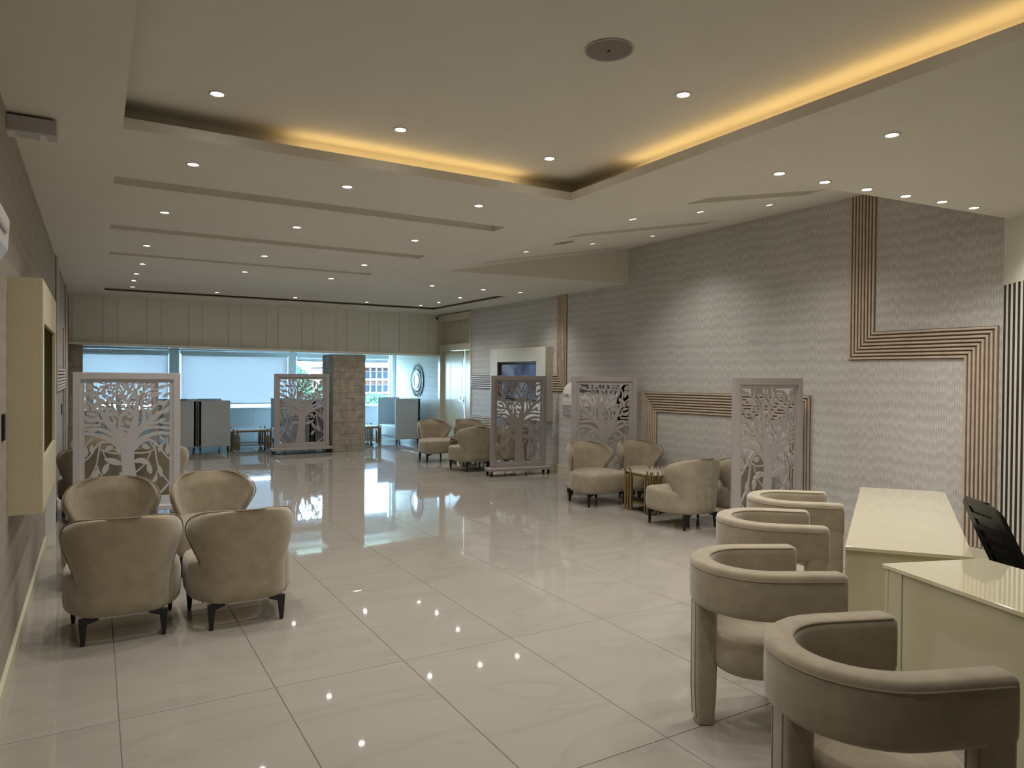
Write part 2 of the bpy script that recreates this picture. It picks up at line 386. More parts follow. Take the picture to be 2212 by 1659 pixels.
# baseboards
struct(MB().box(XL, YB, 0, XL + .022, 15.5, .12).build('baseboard_left', 'cream_base', bevel=.003), 'cream skirting along the left wall')
struct(MB().box(XR - .022, 3.35, 0, XR, 13.88, .145).build('baseboard_right', 'cream_base', bevel=.003), 'cream skirting along the right wall')
bdm = MB(); vs = [dq(.02, -.05, 0), dq(4.3, -.05, 0), dq(4.3, 0, 0), dq(.02, 0, 0)]
bdm.add(vs + [(x, y, .16) for x, y, z in vs], [(0, 3, 2, 1), (4, 5, 6, 7), (0, 1, 5, 4), (1, 2, 6, 5), (2, 3, 7, 6), (3, 0, 4, 7)])
struct(bdm.build('baseboard_diagonal', 'white_frame'), 'white skirting under the black slats')
# black slats
for k in range(46):
    t0 = .02 + k * .084; m_ = MB(); q = [dq(t0, -.0035, .16), dq(t0 + .036, -.0035, .16), dq(t0 + .036, 0, .16), dq(t0, 0, .16)]
    m_.add(q + [(x, y, 2.58) for x, y, z in q], [(0, 3, 2, 1), (4, 5, 6, 7), (0, 1, 5, 4), (1, 2, 6, 5), (2, 3, 7, 6), (3, 0, 4, 7)])
    m_.build('slat', 'black_slat', wdo)

# ---- fascia over the window alcove
zb = lambda x: 2.232 - .0106 * x
fa = struct(MB().box(XL, YF + .012, 2.25, 7.2, YF + .20, ZC + .3).build('wall_back', 'fascia_backing'), 'glossy cream panelled wall above the window alcove')
xs = [.134]; k = 0
while xs[-1] < 6.95: xs.append(xs[-1] + (.25 if k % 2 == 0 else .5)); k += 1
xs = [XL + .004, -.366] + xs + [7.16]
for a, b_ in zip(xs[:-1], xs[1:]):
    if b_ - a < .03: continue
    pm = MB(); q = [(a + .003, zb(a) + .055), (b_ - .003, zb(b_) + .055), (b_ - .003, ZC), (a + .003, ZC)]
    pm.prism(q, lambda u, v, w: (u, w, v), YF, YF + .014); pm.build('panel', 'fascia_gloss', fa, bevel=.0015, seg=1)
lm = MB(); lm.prism([(XL, zb(XL)), (7.17, zb(7.17)), (7.17, zb(7.17) + .05), (XL, zb(XL) + .05)], lambda u, v, w: (u, w, v), YF - .13, YF + .2)
struct(lm.build('trim_1', 'fascia_gloss', bevel=.003), 'thin cream ledge under the panelled fascia')

# ---- wooden slat trims on the side walls
def offset_path(path, o):
    """mitred offset of an axis-aligned polyline"""
    out = []
    for i, p in enumerate(path):
        d = []
        if i > 0: a = path[i - 1]; d.append(Vector((p[0] - a[0], p[1] - a[1])).normalized())
        if i < len(path) - 1: b_ = path[i + 1]; d.append(Vector((b_[0] - p[0], b_[1] - p[1])).normalized())
        n = Vector((0, 0))
        for e in d: n += Vector((-e.y, e.x))
        out.append((p[0] + n.x * o, p[1] + n.y * o))
    return out
def trim(name, path, width, wallx, side, nsl=7, label=None):
    fn = (lambda u, v, w: (wallx + side * w, u, v))
    r_ = struct(bpy.data.objects.new(name, None), label); COL.objects.link(r_)
    A, B = offset_path(path, -width / 2), offset_path(path, width / 2); bk = MB()
    for i in range(len(path) - 1): bk.prism([A[i], A[i + 1], B[i + 1], B[i]], fn, 0, .006)
    bk.build('backing', 'wood_backing', r_)
    pit = width / nsl; sw = pit * .56
    for k in range(nsl):
        c = -width / 2 + pit * (k + .5)
        A, B = offset_path(path, c - sw / 2), offset_path(path, c + sw / 2)
        for i in range(len(path) - 1):
            u0, u1 = (A[i], A[i + 1]), (B[i], B[i + 1])
            MB().prism([A[i], A[i + 1], B[i + 1], B[i]], fn, .006, .026).build('slat', 'wood_slat', r_, bevel=.003, seg=1)
trim('trim_2', [(4.685, 3.72), (4.685, 2.07), (3.485, 2.07), (3.485, .15)], .30, XR, -1, 8, 'stepped band of pale wooden slats beside the black slats')
trim('trim_3', [(10.38, 3.16), (10.38, 1.60), (13.86, 1.60)], .31, XR, -1, 7, 'L-shaped band of wooden slats above the far television')
trim('trim_4', [(13.86, .71), (11.9, .71)], .28, XR, -1, 6, 'low horizontal wooden slats beside the double door')
trim('trim_5', [(8.05, .15), (8.05, 1.35), (5.455, 1.37), (5.455, .15)], .30, XR, -1, 8, 'arch-shaped band of wooden slats behind the gold table')
trim('trim_6', [(10.56, 3.16), (10.56, 1.62), (13.4, 1.62)], .31, XL, 1, 7, 'L-shaped wooden slats on the left wall')
trim('trim_7', [(13.9, 3.16), (13.9, .14)], .31, XL, 1, 7, 'tall wooden slats at the far left')
trim('trim_8', [(12.9, .14), (12.9, 2.4)], .16, XL, 1, 3, 'short wooden slats at the far left')
pl_ = MB().box(XL, 8.28, 0, XL + .085, 8.46, .88).build('trim_9', 'white_board', bevel=.003); struct(pl_, 'narrow white pilaster low on the left wall')

# ---- stone clad columns: every stone its own piece
def stones(parent, x0, x1, y, z0, z1, axis, rnd, rows):
    z = z0; hs = []
    while z < z1 - .03:
        h = rnd.choice((.10, .125, .14, .16)); h = min(h, z1 - z); hs.append((z, z + h)); z += h
    for a, b_ in hs:
        u = x0
        while u < x1 - .02:
            w = rnd.uniform(.14, .34); e = min(u + w, x1)
            if x1 - e < .08: e = x1
            d = rnd.uniform(.012, .026); gp = .0009
            pts = [(u + gp, a + gp), (e - gp, a + gp), (e - gp, b_ - gp), (u + gp, b_ - gp)]
            fn = (lambda p, q, w_: (p, y - w_, q)) if axis == 'y' else (lambda p, q, w_: (y - w_, p, q))
            MB().prism(pts, fn, -.01, d).build('stone', 'stone', parent, bevel=.004, seg=1)
            u = e
rnd = random.Random(3)
c1 = struct(MB().box(4.56, 15.53, 0, 5.275, 16.35, 2.165).build('column_1', 'stone_grout'), 'rough stone clad column under the fascia')
stones(c1, 4.545, 5.285, 15.53, 0, 2.165, 'y', rnd, 0); stones(c1, 15.53, 16.35, 4.56, 0, 2.165, 'x', rnd, 0)
c2 = struct(MB().box(XL, 15.66, 0, -.20, 16.2, 2.234).build('column_2', 'stone_grout'), 'rough stone pilaster in the left corner')
stones(c2, XL, -.19, 15.66, 0, 2.234, 'y', rnd, 0)

# ---- window wall
SILL, HEAD = .86, 2.26
ww = struct(MB().box(XL, YW, 0, 7.3, YW + .18, SILL - .03).box(XL, YW, HEAD, 7.3, YW + .18, 2.7).build('wall_window', 'white_frame'), 'pale panelled wall under the windows')
for k in range(14):
    a = XL + k * .55; MB().box(a + .003, YW - .014, .06, min(a + .547, 7.2), YW, SILL - .04).build('panel', 'white_frame', ww, bevel=.002, seg=1)
MB().box(XL, YW - .06, SILL - .03, 7.2, YW + .18, SILL + .01).build('window_sill', 'white_frame', ww, bevel=.004)
wins = [(XL + .02, 1.52), (1.74, 4.28), (4.48, 7.10)]
for k, (a, b_) in enumerate(((1.52, 1.74), (4.28, 4.48), (7.10, 7.2), (XL, XL + .02))):
    MB().box(a, YW - .03, SILL, b_, YW + .16, HEAD).build('post', 'white_frame', ww, bevel=.004)
for k, (a, b_) in enumerate(wins):
    r_ = struct(root('window_%d' % (k + 1)), ['left window behind a lowered pale blind', 'middle window behind a lowered pale blind', 'right window with raised blind and view of a red building'][k])
    f = MB(); t = .045; y0, y1 = YW + .05, YW + .11
    f.box(a, y0, SILL, b_, y1, SILL + t).box(a, y0, HEAD - t, b_, y1, HEAD).box(a, y0, SILL + t, a + t, y1, HEAD - t).box(b_ - t, y0, SILL + t, b_, y1, HEAD - t)
    f.build('window_frame', 'white_frame', r_)
    MB().box(a + t, YW + .075, SILL + t, b_ - t, YW + .081, HEAD - t).build('pane', 'window_glass', r_)

# ---- double door in the far right corner
d1 = struct(root('door_1'), 'cream double door with carved panels in the far right corner')
DX = 7.17
fr = MB().box(DX - .05, 13.89, 0, 7.45, 13.97, 3.14).box(DX - .05, 15.48, 0, 7.45, 15.60, 3.14).box(DX - .05, 13.97, 2.98, 7.45, 15.48, 3.14).box(DX - .05, 13.97, 2.29, 7.45, 15.48, 2.44)
fr.build('door_frame', 'cream_lacquer', d1, bevel=.004)
MB().box(DX + .03, 15.08, 0, 7.45, 15.48, 2.29).build('side_panel', 'cream_lacquer', d1, bevel=.003)
tp = MB().box(DX + .08, 13.97, 2.44, DX + .12, 15.48, 2.98).build('transom_panel', 'cream_lacquer', d1)
cv = MB()
for k in range(9):
    zz = 2.50 + k * .053; sh = .10 + .028 * min(k, 8 - k)
    cv.box(DX + .071, 14.06 + sh, zz, DX + .08, 14.66, zz + .034); cv.box(DX + .071, 14.72, zz, DX + .08, 15.38 - sh, zz + .034)
cv.build('carved_relief', 'cream_lacquer', tp)
for (a, b_) in ((14.40, 15.07), (13.975, 14.34)):
    lf = MB().box(DX + .035, a, .01, DX + .08, b_, 2.285).build('door_leaf', 'cream_lacquer', d1, bevel=.003)
    rl = MB(); x0, x1 = DX + .029, DX + .035
    rl.box(x0, a + .05, 1.92, x1, b_ - .05, 2.22)
    n = 10
    for k in range(n):
        zz = 1.88 - k * .062; rl.box(x0, a + .06, zz - .045, x1, a + .06 + (b_ - a - .12) * (1 - .05 * k), zz)
        zz = .12 + k * .062; rl.box(x0, a + .06, zz, x1, a + .06 + (b_ - a - .12) * (1 - .05 * k), zz + .045)
    rl.build('carved_relief', 'cream_lacquer', lf, bevel=.002, seg=1)
MB().box(DX + .02, 14.345, .02, DX + .035, 14.395, 2.28).build('chrome_strip', 'chrome', d1)
hm = MB().cyl((DX - .02, 14.44, 1.05), (DX - .02, 14.44, 1.25), .012).cyl((DX - .02, 14.44, 1.15), (DX + .04, 14.44, 1.15), .02); hm.box(DX - .03, 14.38, 1.13, DX - .01, 14.50, 1.16)
hm.build('door_handle', 'chrome', d1, smooth=True)

# ================================================================== LAMPS
# warm LED strips lying on the cove ledge
for i, (a, b_, lab) in enumerate((((1.15, CY1 + .10), (2.95, CY1 + .10), 'warm yellow LED strip glowing along the far edge of the ceiling cove'), ((CX1 + .10, -.6), (CX1 + .10, 4.15), 'warm yellow LED strip glowing along the right edge of the ceiling cove'))):
    o = MB().box(min(a[0], b_[0]) - .012, min(a[1], b_[1]) - .012, ZLIP + .004, max(a[0], b_[0]) + .012, max(a[1], b_[1]) + .012, ZLIP + .016).build('led_strip', 'led_warm')
    tag(o, lab, 'light strip', 'cove light strips')

ring_me = MB().lathe([(.032, -.001), (.035, -.004), (.039, -.006), (.046, -.005), (.049, .0)], 28).mesh('ring', True)
disc_me = MB().lathe([(.0005, -.0045), (.018, -.004), (.0335, -.002)], 20, lambda x, y, z: (x, y, z)).mesh('lamp_face', True)
for me, m in ((ring_me, 'lamp_ring'), (disc_me, 'lamp_glow')): me.materials.append(MATS[m])
spot = bpy.data.lights.new('downlight_beam', 'SPOT'); spot.energy = SPOT_W; spot.spot_size = math.radians(125); spot.spot_blend = .8; spot.shadow_soft_size = .045; spot.color = (1.0, .95, .88)
def downlight(x, y, z, label, tilt=0.0, group='ceiling downlights'):
    r_ = root('downlight', (x, y, z), 0, label, 'downlight', group)
    r_.rotation_euler = (0, tilt, 0)
    link('ring', ring_me, None, r_); link('lamp_face', disc_me, None, r_)
    l = bpy.data.objects.new('downlight_beam', spot); COL.objects.link(l); l.parent = r_; l.location = (0, 0, -.02)
def row3(y, xs_, z, where):
    for x, w in zip(xs_, ('leftmost', 'middle', 'rightmost')): downlight(x, y, z, '%s downlight of three %s' % (w, where))
row3(4.42, (.61, 1.735, 2.91), ZR, 'inside the lit cove by its far edge')
downlight(.62, 3.02, ZR, 'left downlight in the second row inside the lit cove')
downlight(2.90, 3.02, ZR, 'right downlight in the second row inside the lit cove')
row3(1.65, (.62, 1.75, 2.90), ZR, 'in the nearest row inside the lit cove')
row3(5.335, (.584, 1.665, 2.80), ZC, 'between the lit cove and the longest ceiling slot')
row3(7.07, (.54, 1.705, 2.945), ZC, 'between the first and second ceiling slots')
row3(9.02, (.507, 1.787, 3.05), ZC, 'between the second and third ceiling slots')
row3(10.58, (.546, 1.833, 3.064), ZC, 'beyond the third ceiling slot, left half')
row3(10.50, (4.677, 5.61, 6.332), ZC, 'under the low ceiling in front of the triangular bulkhead')
Z2 = 3.222; q2 = (Z2 - CAM_H) / (ZC - CAM_H)
for (x, y), lab in zip(((.525, 11.663), (.527, 12.568), (.547, 13.5), (1.875, 13.55), (3.258, 13.6), (4.659, 13.62), (5.808, 13.6), (5.868, 12.841), (5.844, 11.844)),
    ('nearest downlight on the left side of the far ceiling recess', 'middle downlight on the left side of the far ceiling recess', 'downlight in the far left corner of the far ceiling recess',
     'second downlight from the left along the far side of the far recess', 'third downlight from the left along the far side of the far recess', 'fourth downlight from the left along the far side of the far recess',
     'downlight in the far right corner of the far ceiling recess', 'middle downlight on the right side of the far ceiling recess', 'nearest downlight on the right side of the far ceiling recess')):
    downlight(x * q2, y * q2, Z2, lab)
ORD = ('first', 'second', 'third', 'fourth', 'fifth', 'sixth')
for k, (x, y) in enumerate(((4.144, 3.36), (4.603, 3.33), (5.048, 3.29), (5.489, 3.25), (5.911, 3.2), (6.337, 3.17))):
    downlight(x, y, ZC, '%s downlight from the left in the diagonal row by the black slat wall' % ORD[k])
downlight(4.044, 2.482, ZC, 'single downlight to the right of the lit cove')
for k, (x, y) in enumerate(((4.25, 5.06), (4.99, 4.95), (5.85, 4.86))): downlight(x, y, slope(x, y)[2], '%s downlight in the nearer row on the sloping ceiling' % ('left', 'centre', 'right')[k], -math.atan(KS))
for k, (x, y) in enumerate(((4.42, 7.2), (5.31, 7.08), (6.09, 6.86))): downlight(x, y, slope(x, y)[2], '%s downlight in the farther row on the sloping ceiling' % ('left', 'centre', 'right')[k], -math.atan(KS))
def speaker(x, y, z, r, label, tilt=0):
    r_ = root('ceiling_speaker', (x, y, z), 0, label, 'speaker', 'round ceiling speakers'); r_.rotation_euler = (0, tilt, 0)
    MB().lathe([(r * .93, -.004), (r * .97, -.008), (r, -.006), (r, .0)], 40).build('rim', 'grey_plastic', r_, smooth=True)
    MB().lathe([(.0005, -.0055), (r * .5, -.0055), (r * .94, -.004)], 40).build('grille', 'speaker_cloth', r_, smooth=True)
    MB().box(-.004, -.006, -.010, .004, .010, -.005).build('badge', 'black_plastic', r_)
speaker(2.19, 2.80, ZR, .122, 'round grey ceiling speaker inside the lit cove')
speaker(4.54, 6.59, slope(4.54, 0)[2], .12, 'round ceiling speaker on the sloping ceiling', -math.atan(KS))

# ================================================================== WALL FITTINGS
def tv_box(name, wallx, side, y0, y1, z0, z1, depth, oy0, oy1, oz0, oz1, label, pic, paint='cream_box'):
    """wall cabinet with a television set back in its opening; side=+1 projects towards +x"""
    r_ = root(name, (wallx, (y0 + y1) / 2, z0), 0, label, 'tv cabinet')
    X = lambda d: side * d
    yc = (y0 + y1) / 2
    def bx(d0, d1, a, b_, c, d): return (min(X(d0), X(d1)), a - yc, c - z0, max(X(d0), X(d1)), b_ - yc, d - z0)
    MB().box(*bx(.0, depth - .02, y0, y0 + .02, z0, z1)).build('side_panel', paint, r_)
    MB().box(*bx(.0, depth - .02, y1 - .02, y1, z0, z1)).build('side_panel', paint, r_)
    MB().box(*bx(.0, depth - .02, y0 + .02, y1 - .02, z1 - .02, z1)).build('top_panel', paint, r_)
    MB().box(*bx(.0, depth - .02, y0 + .02, y1 - .02, z0, z0 + .02)).build('bottom_panel', paint, r_)
    for nm, a, b_, c, d in (('frame_stile', y0, oy0, z0, z1), ('frame_stile', oy1, y1, z0, z1), ('frame_rail', oy0, oy1, oz1, z1), ('frame_rail', oy0, oy1, z0, oz0)):
        MB().box(*bx(depth - .02, depth, a + .001, b_ - .001, c, d)).build(nm, paint, r_, bevel=.001, seg=1)
    MB().box(*bx(.004, .012, y0 + .02, y1 - .02, z0 + .02, z1 - .02)).build('back_panel', paint, r_)
    t = root('television', (wallx + X(.03), yc, (oz0 + oz1) / 2), 0, pic[0], 'television')
    hw, hh = (oy1 - oy0) / 2 - .03, (oz1 - oz0) / 2 - .04; oc = (oy0 + oy1) / 2 - yc
    MB().box(min(0, X(.05)), oc - hw, -hh, max(0, X(.05)), oc + hw, hh).build('bezel', 'tv_black', t, bevel=.004)
    MB().box(min(X(.05), X(.053)), oc - hw + .012, -hh + .02, max(X(.05), X(.053)), oc + hw - .012, hh - .012).build('display', pic[1], t)
    return r_
tv_box('tv_cabinet', XL, 1, 4.87, 6.50, .91, 2.26, .165, 5.00, 6.34, 1.21, 2.01, 'cream box cabinet with a recessed television on the left wall', ('dark switched-off television inside the left wall cabinet', 'tv_black'))
tv_box('tv_cabinet', XR, -1, 10.66, 12.72, .90, 2.25, .17, 10.97, 12.43, 1.22, 1.99, 'cream box cabinet with a recessed television on the right wall', ('television showing a dark blue picture inside the right wall cabinet', 'tv_picture'), 'cream_box_pale')

# wall-hung air conditioner behind the fourth screen
ac = root('air_conditioner', (XR, 9.3, 1.0), 0, 'white wall air conditioner partly hidden behind a tree screen', 'air conditioner')
L2 = .74
body = [(0, 0), (-.06, .0), (-.16, .01), (-.215, .05), (-.235, .12), (-.24, .30), (-.225, .42), (-.19, .51), (-.13, .58), (-.05, .61), (0, .615)]
fnx = lambda u, v, w: (u, w, v)
MB().prism([(u * .97, v) for u, v in body], fnx, -L2, L2).build('body', 'white_plastic', ac, bevel=.004)
for s_ in (-1, 1): MB().prism([(u * 1.0, v * 1.0) for u, v in body], fnx, s_ * L2 - (.02 if s_ > 0 else 0), s_ * L2 + (.02 if s_ < 0 else 0)).build('end_cap', 'white_plastic', ac, bevel=.004)
vt = MB(); vt.prism([(-.206, .435), (-.125, .569), (-.118, .575), (-.212, .44)][::-1], lambda u, v, w: (u - .012, w, v + .012), -L2 + .05, L2 - .25); vt.build('air_outlet', 'black_plastic', ac)
gr = MB().box(-.238, -L2 + .04, .06, -.226, L2 - .03, .215).build('intake_grille', 'grille_dark', ac)
for k in range(11): MB().box(-.246, -L2 + .04, .066 + k * .0135, -.236, L2 - .03, .0725 + k * .0135).build('louvre', 'white_plastic', gr)
MB().box(-.240, -L2 + .04, .224, -.2335, L2 - .03, .231).build('seam', 'grey_plastic', ac)
tx = bpy.data.curves.new('logo', 'FONT'); tx.body = 'ZTOK'; tx.size = .062; tx.extrude = .001; tx.shear = .35; tx.align_x = 'CENTER'
tmp = bpy.data.objects.new('tmp', tx); COL.objects.link(tmp); me = bpy.data.meshes.new_from_object(tmp.evaluated_get(bpy.context.evaluated_depsgraph_get())); bpy.data.objects.remove(tmp)
me.materials.clear(); lo = link('logo', me, 'black_plastic', ac)
lo.rotation_euler = (PI / 2, 0, -PI / 2); lo.location = (-.2425, .615, .375); lo.rotation_euler = (math.radians(82), 0, -PI / 2); lo['label'] = 'dark slanted maker lettering'

# edge of a split air conditioner high on the left wall, cut by the picture edge
a2 = root('air_conditioner', (XL, 2.06, 2.02), 0, 'white split air conditioner at the left picture edge above the television cabinet', 'air conditioner')
pr2 = [(0, 0), (.12, .0), (.175, .018), (.20, .06), (.205, .15), (.15, .25), (.10, .28), (0, .28)]
MB().prism(pr2, fnx, -.5, .5).build('body', 'white_plastic', a2, bevel=.008)
MB().box(.203, -.45, .095, .2075, .40, .11).build('display_strip', 'grey_plastic', a2)
MB().prism([(.13, -.004), (.178, .012), (.176, .018), (.13, .002)], fnx, -.47, .47).build('outlet_flap', 'chrome', a2)
# small metal box at the top of the left wall
jb = root('junction_box', (XL, 4.86, 3.06), 0, 'small grey metal box fixed where the left wall meets the ceiling', 'junction box')
MB().box(0, -.07, .0, .235, .07, .085).build('housing', 'grey_plastic', jb, bevel=.003)
MB().box(.0, -.075, -.012, .035, .045, .002).build('bracket', 'white_plastic', jb)
MB().box(.15, -.05, -.004, .185, .05, .002).build('clip', 'white_plastic', jb)
sw = tag(MB().box(XL, 4.55, 1.36, XL + .012, 4.63, 1.50).build('wall_switch', 'black_plastic', bevel=.003), 'black wall switch beside the left television cabinet', 'switch')
tag(MB().box(XL, 12.2, 1.10, XL + .012, 12.32, 1.26).build('wall_switch', 'black_plastic', bevel=.003), 'dark wall switch far along the left wall', 'switch')
# camera dome
sc_ = root('security_camera', (7.06, YF - .001, 3.07), 0, 'small white security camera in the far right ceiling corner', 'security camera')
MB().lathe([(.001, .07), (.03, .065), (.045, .04), (.05, 0)], 20, lambda x, y, z: (x, -z, y)).build('housing', 'white_plastic', sc_, smooth=True)
MB().lathe([(.001, .082), (.018, .08), (.028, .066)], 16, lambda x, y, z: (x, -z, y)).build('lens', 'black_plastic', sc_, smooth=True)
# round mirror
mr = root('round_mirror', (7.2, 17.05, 1.575), 0, 'round mirror in a wide beaded sunburst frame beside the window', 'mirror')
fm = lambda x, y, z: (-z, x, y)
MB().lathe([(.001, .03), (.15, .03)], 40, fm).build('glass', 'mirror', mr, smooth=True)
MB().lathe([(.15, .024), (.155, .045), (.18, .05), (.20, .04)], 40, fm).build('inner_ring', 'mirror_bead', mr, smooth=True)
MB().lathe([(.20, .03), (.27, .03), (.275, .012), (.42, .012), (.42, 0)], 40, fm).build('frame', 'mirror_frame', mr, smooth=True)
bd = MB()
for R_, n, ln in ((.285, 44, .05), (.375, 64, .06)):
    for k in range(n):
        a = 2 * PI * k / n; c, s_ = math.cos(a), math.sin(a)
        bd.tube([fm(c * (R_ - ln / 2), s_ * (R_ - ln / 2), .028), fm(c * (R_ + ln / 2), s_ * (R_ + ln / 2), .024)], .009 if R_ < .3 else .010, 5)
bd.build('beads', 'mirror_bead', mr, smooth=True)
MB().lathe([(.405, .012), (.41, .03), (.425, .03), (.43, .0)], 40, fm).build('outer_ring', 'mirror_frame', mr, smooth=True)

# roller blinds
for k, (a, b_, zb_) in enumerate(((wins[0][0], wins[0][1], 1.02), (wins[1][0] + .02, wins[1][1], .985), (wins[2][0], wins[2][1] - .10, 2.07))):
    r_ = root('roller_blind', ((a + b_) / 2, YW - .02, HEAD), 0, ('pale roller blind lowered over the left window', 'pale roller blind lowered over the middle window', 'pale roller blind rolled up above the right window')[k], 'blind', 'roller blinds')
    hw = (b_ - a) / 2
    MB().box(-hw, -.05, -.085, hw, .02, -.005).build('cassette', 'white_frame', r_, bevel=.004)
    MB().cyl((-hw + .02, -.03, -.105), (hw - .02, -.03, -.105), .028).build('roller', 'white_frame', r_, smooth=True)
    MB().box(-hw + .02, -.006, zb_ - HEAD, hw - .02, -.003, -.09).build('fabric', 'blind_fabric', r_)
    MB().box(-hw + .02, -.014, zb_ - HEAD - .03, hw - .02, .006, zb_ - HEAD).build('bottom_bar', 'white_frame', r_, bevel=.003)

# ================================================================== TREE SCREENS
RN = random.Random(11)
def tree_lattice(W_, H_):
    """cut-out tree in the opening, local x from -W/2 to W/2, z from 0 (bottom) to H; drawn on an 822 x 1193 grid"""
    mb = MB(); k = W_ / 822.0; kz = H_ / 1193.0; cnt = [0]
    def fn(u, v, w): return ((u - 148 - 411) * k, w, H_ - (v - 172) * kz)
    def depth():
        cnt[0] += 1; o = ((cnt[0] * 37) % 61) / 61 * .0022; return -.006 - o, .006 + o
    def stroke(pts, ends=True):
        P_ = catmull(pts, 5); A, B = [], []
        for i, p in enumerate(P_):
            a, b_ = P_[max(i - 1, 0)], P_[min(i + 1, len(P_) - 1)]; d = Vector((b_[0] - a[0], b_[1] - a[1])); d.normalize()
            n = Vector((-d.y, d.x)) * max(p[2], 4) / 2; A.append((p[0] + n.x, p[1] + n.y)); B.append((p[0] - n.x, p[1] - n.y))
        w0, w1 = depth(); mb.strip(A, B, fn, w0, w1)
    def leaf(x, y, ln, wd, ang):
        c, s_ = math.cos(math.radians(ang)), math.sin(math.radians(ang)); pts = []
        for i in range(14):
            t = 2 * PI * i / 14; u = math.cos(t) * ln / 2; v = math.sin(t) * wd / 2 * (1 - .35 * abs(math.cos(t)))
            x_, y_ = x + u * c - v * s_, y + u * s_ + v * c
            pts.append((min(max(x_, 112), 1006), min(max(y_, 138), 1400)))
        w0, w1 = depth(); mb.prism(pts, fn, w0, w1)
    # trunk
    mb.prism([(430, 1385), (478, 1140), (500, 980), (498, 890), (492, 820), (520, 745), (610, 740), (640, 815), (628, 900), (622, 1000), (612, 1150), (632, 1385)], fn, -.007, .007)
    ST = [
     [(520, 850, 84), (420, 762, 54), (320, 716, 40), (230, 704, 32), (120, 722, 24)],
     [(560, 790, 96), (440, 660, 66), (360, 592, 50), (300, 540, 36), (225, 488, 26), (170, 440, 20), (120, 415, 16)],
     [(470, 690, 44), (380, 650, 34), (290, 640, 28), (200, 652, 24), (120, 655, 20)],
     [(340, 610, 30), (270, 588, 24), (200, 600, 18), (130, 600, 14)],
     [(555, 780, 96), (508, 640, 72), (486, 545, 58), (474, 450, 40), (470, 360, 30), (440, 300, 22), (400, 255, 18), (365, 165, 15)],
     [(440, 660, 40), (402, 560, 34), (412, 470, 26), (432, 390, 22), (408, 320, 18), (384, 290, 14)],
     [(470, 440, 28), (478, 330, 24), (476, 250, 20), (440, 160, 16)],
     [(600, 800, 100), (700, 652, 66), (764, 562, 54), (806, 488, 42), (836, 420, 28), (858, 330, 22), (850, 262, 20), (800, 212, 20), (708, 198, 20), (634, 236, 20), (598, 320, 24), (545, 420, 32), (492, 500, 44)],
     [(500, 500, 34), (580, 440, 26), (660, 385, 22), (740, 340, 18), (800, 320, 14)],
     [(640, 380, 18), (615, 320, 16), (650, 260, 16), (720, 232, 16), (780, 240, 14)],
     [(560, 400, 22), (540, 320, 20), (500, 260, 18), (520, 165, 14)],
     [(585, 340, 20), (560, 260, 18), (575, 165, 14)],
     [(620, 840, 84), (720, 766, 52), (830, 716, 40), (920, 694, 30), (1000, 690, 26)],
     [(640, 760, 50), (740, 690, 40), (830, 650, 32), (920, 648, 26), (1000, 655, 22)],
     [(760, 580, 34), (850, 560, 28), (930, 540, 22), (1000, 500, 18)],
     [(820, 600, 28), (900, 610, 22), (1000, 590, 16)],
     [(806, 488, 28), (880, 440, 22), (930, 380, 18), (1000, 350, 14)],
     [(850, 330, 18), (900, 260, 16), (960, 225, 14), (1004, 215, 12)],
     [(590, 720, 50), (640, 640, 30), (640, 560, 24), (600, 495, 22), (548, 520, 18)],
     [(540, 660, 30), (590, 655, 22), (636, 620, 18)],
     [(410, 480, 22), (330, 425, 18), (250, 395, 16), (190, 370, 14), (120, 330, 12)],
     [(400, 300, 18), (330, 250, 16), (250, 235, 16), (180, 205, 12), (120, 190, 12)],
     [(660, 470, 18), (740, 440, 18), (820, 430, 16)], [(640, 540, 20), (700, 500, 20), (780, 520, 18)],
     [(760, 560, 26), (760, 480, 20), (790, 420, 16)], [(705, 640, 26), (690, 560, 18), (740, 480, 16)],
     [(310, 545, 18), (340, 480, 16), (300, 420, 16), (310, 330, 14), (350, 270, 12)],
     [(225, 488, 16), (210, 420, 14), (160, 370, 12)], [(380, 650, 26), (350, 560, 18), (375, 480, 14)],
     # lower vines
     [(470, 820, 44), (380, 772, 32), (300, 800, 24), (240, 870, 18), (190, 940, 16), (120, 1010, 16)],
     [(300, 790, 20), (292, 880, 16), (262, 1060, 16), (210, 1160, 16), (130, 1260, 16)],
     [(255, 1075, 14), (300, 1180, 14), (370, 1290, 14), (430, 1400, 14)],
     [(345, 800, 16), (300, 862, 14)], [(290, 870, 14), (380, 905, 14), (500, 905, 14)],
     [(150, 1240, 18), (270, 1370, 22)], [(240, 745, 22), (200, 790, 16), (240, 850, 14)], [(180, 760, 18), (165, 850, 14), (130, 930, 14)],
     [(640, 820, 44), (740, 778, 32), (826, 786, 24), (880, 850, 18), (930, 930, 16), (1000, 980, 16)],
     [(826, 790, 20), (842, 900, 16), (862, 1010, 14), (915, 1130, 14), (1000, 1230, 14)],
     [(862, 1010, 14), (820, 1110, 14), (770, 1180, 14)], [(640, 905, 14), (740, 890, 14), (838, 850, 14)],
     [(800, 870, 12), (780, 930, 12), (740, 990, 12)], [(620, 1010, 14), (560, 1040, 14)],
     [(830, 1390, 22), (1000, 1250, 20)], [(900, 740, 20), (950, 800, 16), (990, 880, 14)],
     [(330, 880, 14), (380, 1000, 12), (430, 1060, 12), (500, 1120, 14)],
    ]
    for s_ in ST: stroke(s_)
